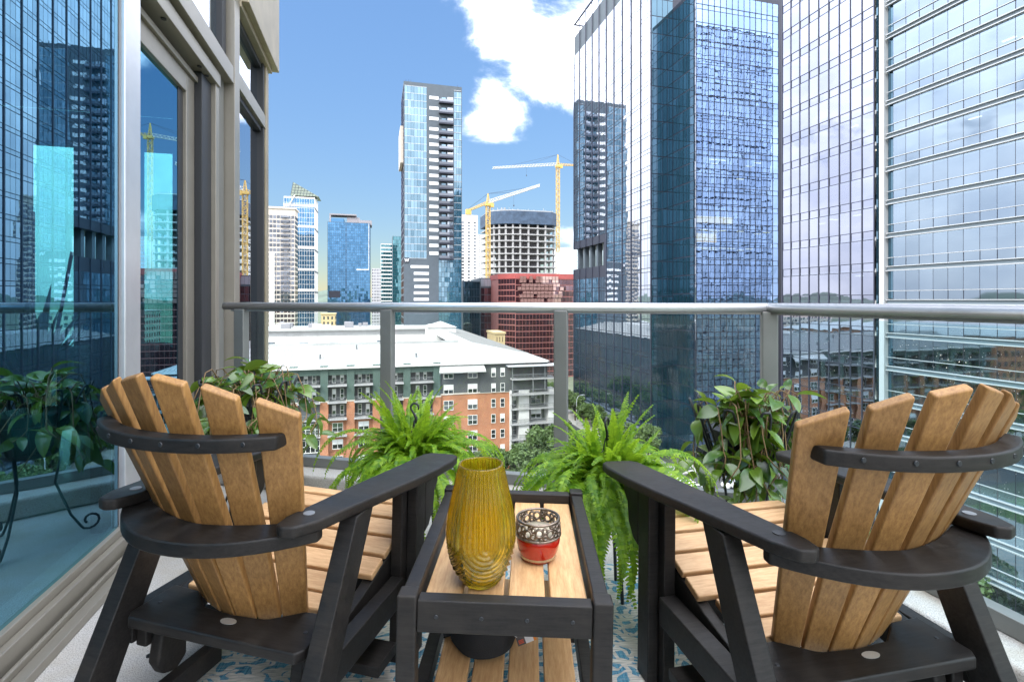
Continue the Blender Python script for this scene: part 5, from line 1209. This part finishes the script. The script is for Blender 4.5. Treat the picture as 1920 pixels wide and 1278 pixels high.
# ---------------------------------------------------------------- amber vase
def vase():
    c = onT(902, 1088, zs+0.004); Hh = 0.288; n_, m_ = 168, 96
    prof = [(0.0,0.041),(0.02,0.047),(0.08,0.058),(0.18,0.071),(0.30,0.0795),(0.42,0.0825),(0.55,0.0795),(0.70,0.071),(0.85,0.061),(0.95,0.0555),(1.0,0.0545)]
    def rad(f):
        for (a, ra), (b, rb_) in zip(prof, prof[1:]):
            if f <= b: i_ = [x_[0] for x_ in prof].index(a); p0 = prof[max(0,i_-1)]; p3 = prof[min(len(prof)-1,i_+2)]; q = (f-a)/(b-a); ta = (rb_-p0[1])/(b-p0[0]+1e-9)*(b-a); tb = (p3[1]-ra)/(p3[0]-a+1e-9)*(b-a); return (2*q**3-3*q*q+1)*ra+(q**3-2*q*q+q)*ta+(-2*q**3+3*q*q)*rb_+(q**3-q*q)*tb
        return prof[-1][1]
    mb = MB(); vs = []
    for i in range(m_+1):
        f = i/m_; z = f*Hh; r = rad(f)
        for k in range(n_):
            a = 2*pi*k/n_; lobe = ((a/(2*pi)*4+0.37) % 1.0)-0.5; xx = lobe*2*pi/4*0.075; zc = 0.115
            dd = abs(xx) if z > zc else sqrt(xx*xx+(z-zc)**2)
            amp = 0.0040*min(1, f*9)*min(1,(1-f)*14)
            rr = r+amp*cos(2*pi*dd/0.0124)
            vs.append((rr*cos(a), rr*sin(a), z))
    o0 = len(vs)
    for i in range(m_+1):
        f = i/m_; z = max(0.008, f*Hh); r = rad(f)-0.0042
        vs += [(r*cos(2*pi*k/n_), r*sin(2*pi*k/n_), z) for k in range(n_)]
    fs = []
    for i in range(m_):
        for k in range(n_):
            k2 = (k+1) % n_; fs.append((i*n_+k, i*n_+k2, (i+1)*n_+k2, (i+1)*n_+k)); fs.append((o0+i*n_+k, o0+(i+1)*n_+k, o0+(i+1)*n_+k2, o0+i*n_+k2))
    for k in range(n_): k2 = (k+1) % n_; fs.append((m_*n_+k, m_*n_+k2, o0+m_*n_+k2, o0+m_*n_+k))
    fs.append(tuple(range(n_))[::-1]); fs.append(tuple(range(o0, o0+n_)))
    mb.add(vs, fs)
    m, t, o = newmat('amber_glass')
    gl = nd(t, 'ShaderNodeBsdfGlass', {'Color': (1.0,0.90,0.24,1), 'Roughness': 0.02, 'IOR': 1.30}); tr = nd(t, 'ShaderNodeBsdfTransparent', {'Color': (1.0,0.90,0.30,1)})
    tl = nd(t, 'ShaderNodeBsdfTranslucent', {'Color': (1.0,0.74,0.03,1)}); df = nd(t, 'ShaderNodeBsdfDiffuse', {'Color': (0.82,0.58,0.015,1)})
    m0 = nd(t, 'ShaderNodeMixShader', {0: 0.46, 1: gl.outputs[0], 2: tr.outputs[0]}); m1 = nd(t, 'ShaderNodeMixShader', {0: 0.5, 1: tl.outputs[0], 2: df.outputs[0]})
    m2 = nd(t, 'ShaderNodeMixShader', {0: 0.22, 1: m0.outputs[0], 2: m1.outputs[0]}); gs = nd(t, 'ShaderNodeBsdfGlossy', {'Roughness': 0.05}); fr = nd(t, 'ShaderNodeFresnel', {'IOR': 1.45})
    m3 = nd(t, 'ShaderNodeMixShader', {0: fr.outputs[0], 1: m2.outputs[0], 2: gs.outputs[0]}); t.links.new(m3.outputs[0], o.inputs[0])
    ob = mb.build('vase', m, smooth=True); ob.location = c; tag(ob, 'ribbed amber glass vase standing on the side table', 'vase')
vase()

# ---------------------------------------------------------------- red candle bowl with openwork metal collar
def bowl():
    c = onT(1009, 1047, zs-0.004); t = thing('candle_bowl', 'red glazed candle bowl with pierced silver collar on the table', 'bowl', c)
    red = pmat('red_glaze', (0.40,0.016,0.007), 0.12, coat=0.5, spec=0.6); sil = pmat('antique_silver', (0.24,0.19,0.15), 0.28, metal=0.95, vary=0.25, scale=60, bump=0.2, bscale=300)
    prof = [(0.0,0.0),(0.034,0.0),(0.044,0.010),(0.054,0.030),(0.0585,0.052),(0.059,0.068),(0.0575,0.070),(0.054,0.066),(0.050,0.035),(0.040,0.012),(0.0,0.010)]
    MB().lathe(prof, 48).build('bowl_body', red, t, smooth=True)
    z0, z1 = 0.070, 0.112; rr = lambda z: 0.0595-0.0035*((z-z0)/(z1-z0))
    rm_ = MB(); n_ = 64
    for z_, q in ((z0+0.001, 0.0030), (z1, 0.0036)): rm_.tube([((rr(z_))*cos(2*pi*k/n_), rr(z_)*sin(2*pi*k/n_), z_) for k in range(n_)], q, 8, True)
    rm_.build('collar_rim', sil, t, smooth=True)
    def ring(a, z_, r_, q, n2=18):
        pts = [];
        for k in range(n2):
            b = 2*pi*k/n2; zz_ = z_+r_*sin(b); aa = a+r_*cos(b)/0.058; R_ = rr(zz_); pts.append((R_*cos(aa), R_*sin(aa), zz_))
        MB().tube(pts, q, 6, True).build('collar_ring', sil, t, smooth=True)
    big = 12
    for k in range(big):
        a = 2*pi*k/big; ring(a, 0.0935 if k % 2 else 0.0885, 0.0096, 0.0034)
        ring(a+pi/big, 0.082 if k % 2 else 0.101, 0.0052, 0.0030, 12); ring(a+pi/big, 0.0985 if k % 2 else 0.0845, 0.0062, 0.0031, 12)
        ring(a+0.07, 0.1055 if k % 2 == 0 else 0.076, 0.0034, 0.0026, 10)
    MB().lathe([(0.0,0.010),(0.048,0.012),(0.0515,0.05),(0.052,0.078),(0.0,0.080)], 40, (0,0,0.001)).build('candle_wax', pmat('cream_wax', (0.62,0.55,0.40), 0.5), t, smooth=True)
    MB().tube([(0,0,0.08),(0.002,0,0.092)], 0.0012, 6).build('wick', M['alud'], t)
bowl()

# ---------------------------------------------------------------- black cap with swing tag on the lower shelf
def cap():
    t = thing('black_cap', 'black fabric cap on the lower shelf of the table', 'cap', onT(908, 1205, 0.232) + Vector((0,0.02,0)), (0,0,0.5))
    fb = pmat('black_cloth', (0.010,0.010,0.011), 0.8, bump=0.2, bscale=400)
    mb = MB(); n_, m_ = 40, 14; vs = []
    for i in range(m_+1):
        f = i/m_*pi/2
        for k in range(n_):
            a = 2*pi*k/n_; r = 0.088*cos(f)**0.75*(1+0.05*sin(3*a+1)+0.02*cos(5*a)); vs.append((r*cos(a)*1.05, r*sin(a), 0.005+0.115*sin(f)**0.9*(1+0.04*sin(2*a))))
    mb.add(vs, [(i*n_+k, i*n_+(k+1)%n_, (i+1)*n_+(k+1)%n_, (i+1)*n_+k) for i in range(m_) for k in range(n_)]); mb.build('crown', fb, t, smooth=True)
    br = MB(); out_ = [(0.10*cos(a)*1.0, -0.05-0.11*sin(a)) for a in [pi*k/14 for k in range(15)]]
    br.prism([(x_, -y_) for x_, y_ in out_], lambda x_, y_: 0.004+max(0,y_-0.05)*0.12, lambda x_, y_: 0.008+max(0,y_-0.05)*0.12); br.build('brim', fb, t)
    tg = thing('swing_tag', 'grey, white and orange swing tag tied to the black cap', 'tag', onT(985, 1196, 0.275), (R(18), R(-12), R(14)))
    MB().box(-0.024,-0.002,-0.014,0.014,0,0.0006).build('tag_panel', pmat('tag_grey', (0.10,0.10,0.10), 0.5), tg)
    MB().box(-0.0015,0.020,-0.014,0.014,0,0.0006).build('tag_panel', M['litwin'], tg); MB().box(0.0205,0.027,-0.014,0.014,0,0.0006).build('tag_panel', pmat('tag_orange', (0.8,0.25,0.03), 0.5), tg)
    rd = MB()
    for k in range(3): rd.box(-0.020,-0.006,-0.010+k*0.004,-0.0075+k*0.004,0.0007,0.0009)
    rd.build('tag_print', pmat('tag_red', (0.7,0.12,0.06), 0.5), tg)
    MB().tube([(-0.02,0.01,0.001),(-0.035,0.02,0.012),(-0.05,0.03,0.012)], 0.0006, 5).build('tag_string', M['litwin'], tg)
cap()
# ---------------------------------------------------------------- hanging ferns
fernm = leafmat('fern_leaf', (0.055,0.17,0.010), (0.27,0.44,0.020), 0.5, 0.45, (0.55,0.82,0.05))
def frond_mesh(seed, Ln, rise, droop, npin=30, wmax=0.046):
    rl = random.Random(seed); mb = MB(); pts = []; a = rise; p = Vector((0,0,0)); N = 24; side = rl.uniform(-0.7,0.7)
    for i in range(N+1):
        pts.append(p.copy()); f = i/N; a2 = a-droop*f**1.25
        p = p+Vector((cos(a2)*cos(side*f), cos(a2)*sin(side*f), sin(a2)))*(Ln/N)
    def at(f): x_ = f*N; i = min(N-1, int(x_)); return pts[i].lerp(pts[i+1], x_-i)
    mb.tube([at(i/12) for i in range(13)], [0.0016*(1-0.7*i/12) for i in range(13)], 4)
    for i in range(npin):
        f = 0.06+0.93*i/npin; c = at(f); t_ = (at(min(1,f+0.03))-at(max(0,f-0.03))).normalized(); sd = t_.cross(Vector((0,0,1)))
        if sd.length < 0.05: sd = Vector((0,1,0))
        sd.normalize(); up = sd.cross(t_).normalized(); ll = wmax*(min(1, f*4+0.35))*(1-max(0,(f-0.45)/0.55)**1.5*0.86)*rl.uniform(0.85,1.1); hw = 0.0085*(0.5+ll/wmax*0.5)
        for s in (1,-1):
            d = (sd*s+t_*0.32+up*rl.uniform(0.0,0.30)).normalized(); mid = c+d*ll*0.5+up*0.003; tip = c+d*ll-up*ll*rl.uniform(0.05,0.28); wv = t_*hw
            mb.add([c-wv*0.8, c+wv*0.9, mid+wv, mid-wv*0.8, tip+wv*0.22, tip-wv*0.22], [(0,1,2,3),(3,2,4,5)])
    return mb.mesh('frond', fernm, True)
FU = [frond_mesh(s, 0.34+0.05*(s%3), R(78), R(55), 30, 0.030) for s in (1,2,3)]
FA = [frond_mesh(10+s, 0.36+0.04*s, R(70), R(112), 34, 0.038) for s in range(4)]
FD = [frond_mesh(20+s, 0.44+0.08*s, R(45), R(150), 40, 0.038) for s in range(4)]
FT = [frond_mesh(40+s, 0.62+0.06*s, R(30), R(135), 46, 0.036) for s in range(3)]
def fern(label, loc, hook_h, seed, nU, nA, nD, yaw=0, nT=14):
    t = thing('hanging_fern', label, 'fern', loc, (0,0,yaw)); rl = random.Random(seed)
    zp = 0.46
    MB().lathe([(0.0,0.30),(0.10,0.30),(0.145,zp),(0.152,zp),(0.152,zp-0.018),(0.135,zp-0.02),(0.12,zp-0.03),(0.0,zp-0.03)], 28).build('basket', M['alud'], t, smooth=True)
    for k in range(3):
        a = 2*pi*k/3; MB().tube([(0.08*cos(a),0.08*sin(a),0.30),(0.11*cos(a),0.11*sin(a),0.0)], 0.008, 6).build('stand_leg', M['alud'], t)
    hk = MB(); zj = hook_h-0.085
    for k in range(3): a = 2*pi*k/3+0.4; hk.tube([(0.145*cos(a),0.145*sin(a),zp),(0.02*cos(a),0.02*sin(a),zj-0.05),(0.006*cos(a),0.006*sin(a),zj)], 0.0026, 6)
    hk.build('hanger_wire', M['alud'], t)
    pts = [(0,0,zj-0.01),(0.004,0,zj+0.02),(0.010,0,zj+0.03)]
    pts = [(0.004,0,zj-0.012),(0.006,0,zj+0.012),(-0.006,0,zj+0.032)]+[(-0.001-0.0+0.020*cos(a)+0.0, 0, zj+0.058+0.020*sin(a)) for a in [pi*1.1-k*pi*1.25/9 for k in range(10)]]
    MB().tube(pts, [0.008,0.0075,0.0055]+[0.005]*8+[0.0045,0.003], 8).build('hanger_hook', M['alud'], t, smooth=True)
    for kind, n_, sc_ in ((FU, nU, 0.92), (FA, nA, 0.68), (FD, nD, 0.80)):
        for k in range(n_):
            o = link('frond', rl.choice(kind), t); a = 2*pi*(k+rl.uniform(-.4,.4))/n_; r0 = rl.uniform(0.0,0.09) if kind is not FD else rl.uniform(0.06,0.13)
            o.location = (r0*cos(a), r0*sin(a), zp-0.02); o.rotation_euler = (rl.uniform(-.35,.35), rl.uniform(-.28,.22), a); s = rl.uniform(0.6,1.1)*sc_; o.scale = (s,s,s)
    for k in range(nT):                                   # long fronds trailing over the front edge
        o = link('frond', rl.choice(FT), t); a = -pi/2-yaw+rl.uniform(-1.3,1.3); r0 = rl.uniform(0.09,0.14)
        o.location = (r0*cos(a), r0*sin(a), zp-rl.uniform(0.0,0.05)); o.rotation_euler = (rl.uniform(-.25,.25), rl.uniform(-.1,.3), a); s = rl.uniform(0.72,0.98); o.scale = (s*0.8,s,s)
    return t
def onY(px, Y): return Vector(((px-960)/F*Y, Y, 0))
fern('bushy hanging fern behind the left glider, left of the vase', onY(778, 2.34), 0.715, 5, 48, 100, 70, 0, 22).scale = (0.9,0.9,1.0)
fern('bushy hanging fern trailing to the rug, right of the table', onY(1138, 2.06), 0.712, 6, 40, 110, 90, 1.0, 38).scale = (0.88,0.88,1.0)

# ---------------------------------------------------------------- trailing plants in wire-hoop planters
hoyam = leafmat('hoya_leaf', (0.024,0.075,0.013), (0.15,0.25,0.032), 0.22, 0.22, (0.40,0.58,0.05), 0.7)
stemm = pmat('vine_stem', (0.20,0.13,0.06), 0.8)
def leaf_mesh(seed, l_, w_, fold, curl):
    rl = random.Random(seed); mb = MB(); vs = []; n_ = 7
    for i in range(n_+1):
        f = i/n_; ww = w_*0.5*(sin(pi*f**0.85)**0.72 if 0 < f < 1 else 0.02); z = curl*l_*(f*f)*-1+0.05*l_*sin(pi*f)
        vs += [(f*l_, -ww, z+fold*ww), (f*l_, 0, z), (f*l_, ww, z+fold*ww)]
    fs = []
    for i in range(n_): a = i*3; fs += [(a,a+3,a+4,a+1),(a+1,a+4,a+5,a+2)]
    mb.add(vs, fs); return mb.mesh('leaf', hoyam, True)
HL = [leaf_mesh(s, 0.082+0.006*(s%3), 0.040+0.005*(s%2), 0.25+0.1*(s%3), 0.10+0.12*(s%4)) for s in range(5)]
def hoya(label, loc, seed, nv, ztop, reach, drop, yaw=0, scale=1.0, dirs=None, scroll=False):
    t = thing('trailing_plant', label, 'potted plant', loc, (0,0,yaw)); rl = random.Random(seed); zr = ztop
    MB().lathe([(0.0,zr-0.25),(0.10,zr-0.25),(0.145,zr-0.05),(0.150,zr-0.04),(0.135,zr-0.05),(0.0,zr-0.06)], 24).build('pot', M['alud'], t, smooth=True)
    nh = 10
    for k in range(nh):
        a0 = 2*pi*k/nh; da = 2*pi/nh*0.62; pts = []
        for j in range(15):
            f = j/14; ang = a0+da*(f-0.5)*1.0; hgt = (min(f,1-f)*2); zz_ = zr-0.22+0.30*(1-(1-min(1,hgt*1.25))**2.4); rr_ = 0.125+0.11*((zz_-zr+0.22)/0.30)
            pts.append((rr_*cos(ang), rr_*sin(ang), zz_))
        MB().tube(pts, 0.0055, 7).build('wire_hoop', M['alud'], t, smooth=True)
    rg2 = MB(); rg2.tube([(0.127*cos(2*pi*k/28), 0.127*sin(2*pi*k/28), zr-0.225) for k in range(28)], 0.005, 6, True); rg2.tube([(0.165*cos(2*pi*k/28), 0.165*sin(2*pi*k/28), zr-0.09) for k in range(28)], 0.004, 6, True); rg2.build('wire_ring', M['alud'], t, smooth=True)
    for k in range(3):
        a = 2*pi*k/3+0.5; ca, sa = cos(a), sin(a)
        pts = [(0.12*ca,0.12*sa,zr-0.22),(0.09*ca,0.09*sa,zr-0.40),(0.15*ca,0.15*sa,0.10),(0.19*ca,0.19*sa,0.03)]
        c0 = Vector((0.225*ca,0.225*sa,0.055)); pts += [(c0.x+0.045*cos(q)*ca*r_, c0.y+0.045*cos(q)*sa*r_, c0.z+0.045*sin(q)*r_+ (0.0)) for q, r_ in [(-pi/2-0.6+i*0.5, 1-0.05*i) for i in range(13)]]
        MB().tube(pts, 0.006, 7).build('stand_leg', M['alud'], t, smooth=True)
    made = 0
    for v in range(nv):
        a = rl.uniform(0, 2*pi) if not dirs else rl.gauss(rl.choice(dirs), 0.6); L_ = rl.uniform(0.3, 1.0); up0 = rl.uniform(0.04, 0.22)
        r0 = rl.uniform(0.02,0.12); pts = []; n_ = 9; dp = drop*rl.uniform(0.25,1.0)*L_; rc_ = reach*rl.uniform(0.5,1.0)
        for j in range(n_):
            f = j/(n_-1); r_ = r0+rc_*(1-(1-f)**2.2); z_ = zr-0.04+up0*sin(pi*min(1,f*1.6))*1.0-dp*f**2.0; aa = a+0.35*sin(f*3+v)
            pts.append(Vector((r_*cos(aa), r_*sin(aa), z_+rl.uniform(-.008,.008))))
        MB().tube(pts, [0.0028]*(n_-1)+[0.0012], 5).build('vine', stemm, t, smooth=True)
        for j in range(1, n_):
            if made >= 298: break
            for s in ((1,-1) if rl.random() < 0.25 else ((1,) if j % 2 else (-1,))):
                p = pts[j]; d = (pts[j]-pts[j-1]).normalized(); sd = d.cross(Vector((0,0,1)))
                sd = sd.normalized() if sd.length > .01 else Vector((1,0,0))
                hd = (d*0.55+sd*s*0.75+Vector((0,0,rl.uniform(-0.55,0.35)))).normalized()
                yaw_ = atan2(hd.y, hd.x); pit = -math.asin(max(-1,min(1,hd.z)))
                o = link('leaf', rl.choice(HL), t); o.location = p; o.rotation_euler = (rl.gauss(0,0.5), pit, yaw_); q = scale*rl.uniform(0.6,1.2); o.scale = (q,q*rl.uniform(.85,1.15),q); made += 1
    return t
hoya('trailing leafy plant in a black wire-hoop planter behind the left glider', onY(468, 2.72), 3, 58, 0.68, 0.27, 0.42, 0.3, 1.35, scroll=True)
hoya('trailing leafy plant in a black wire-hoop planter in the right corner', onY(1394, 2.36), 8, 52, 0.63, 0.20, 0.50, 0.9, 1.28, dirs=[-1.6,-2.4,-0.7,0.3,2.9])
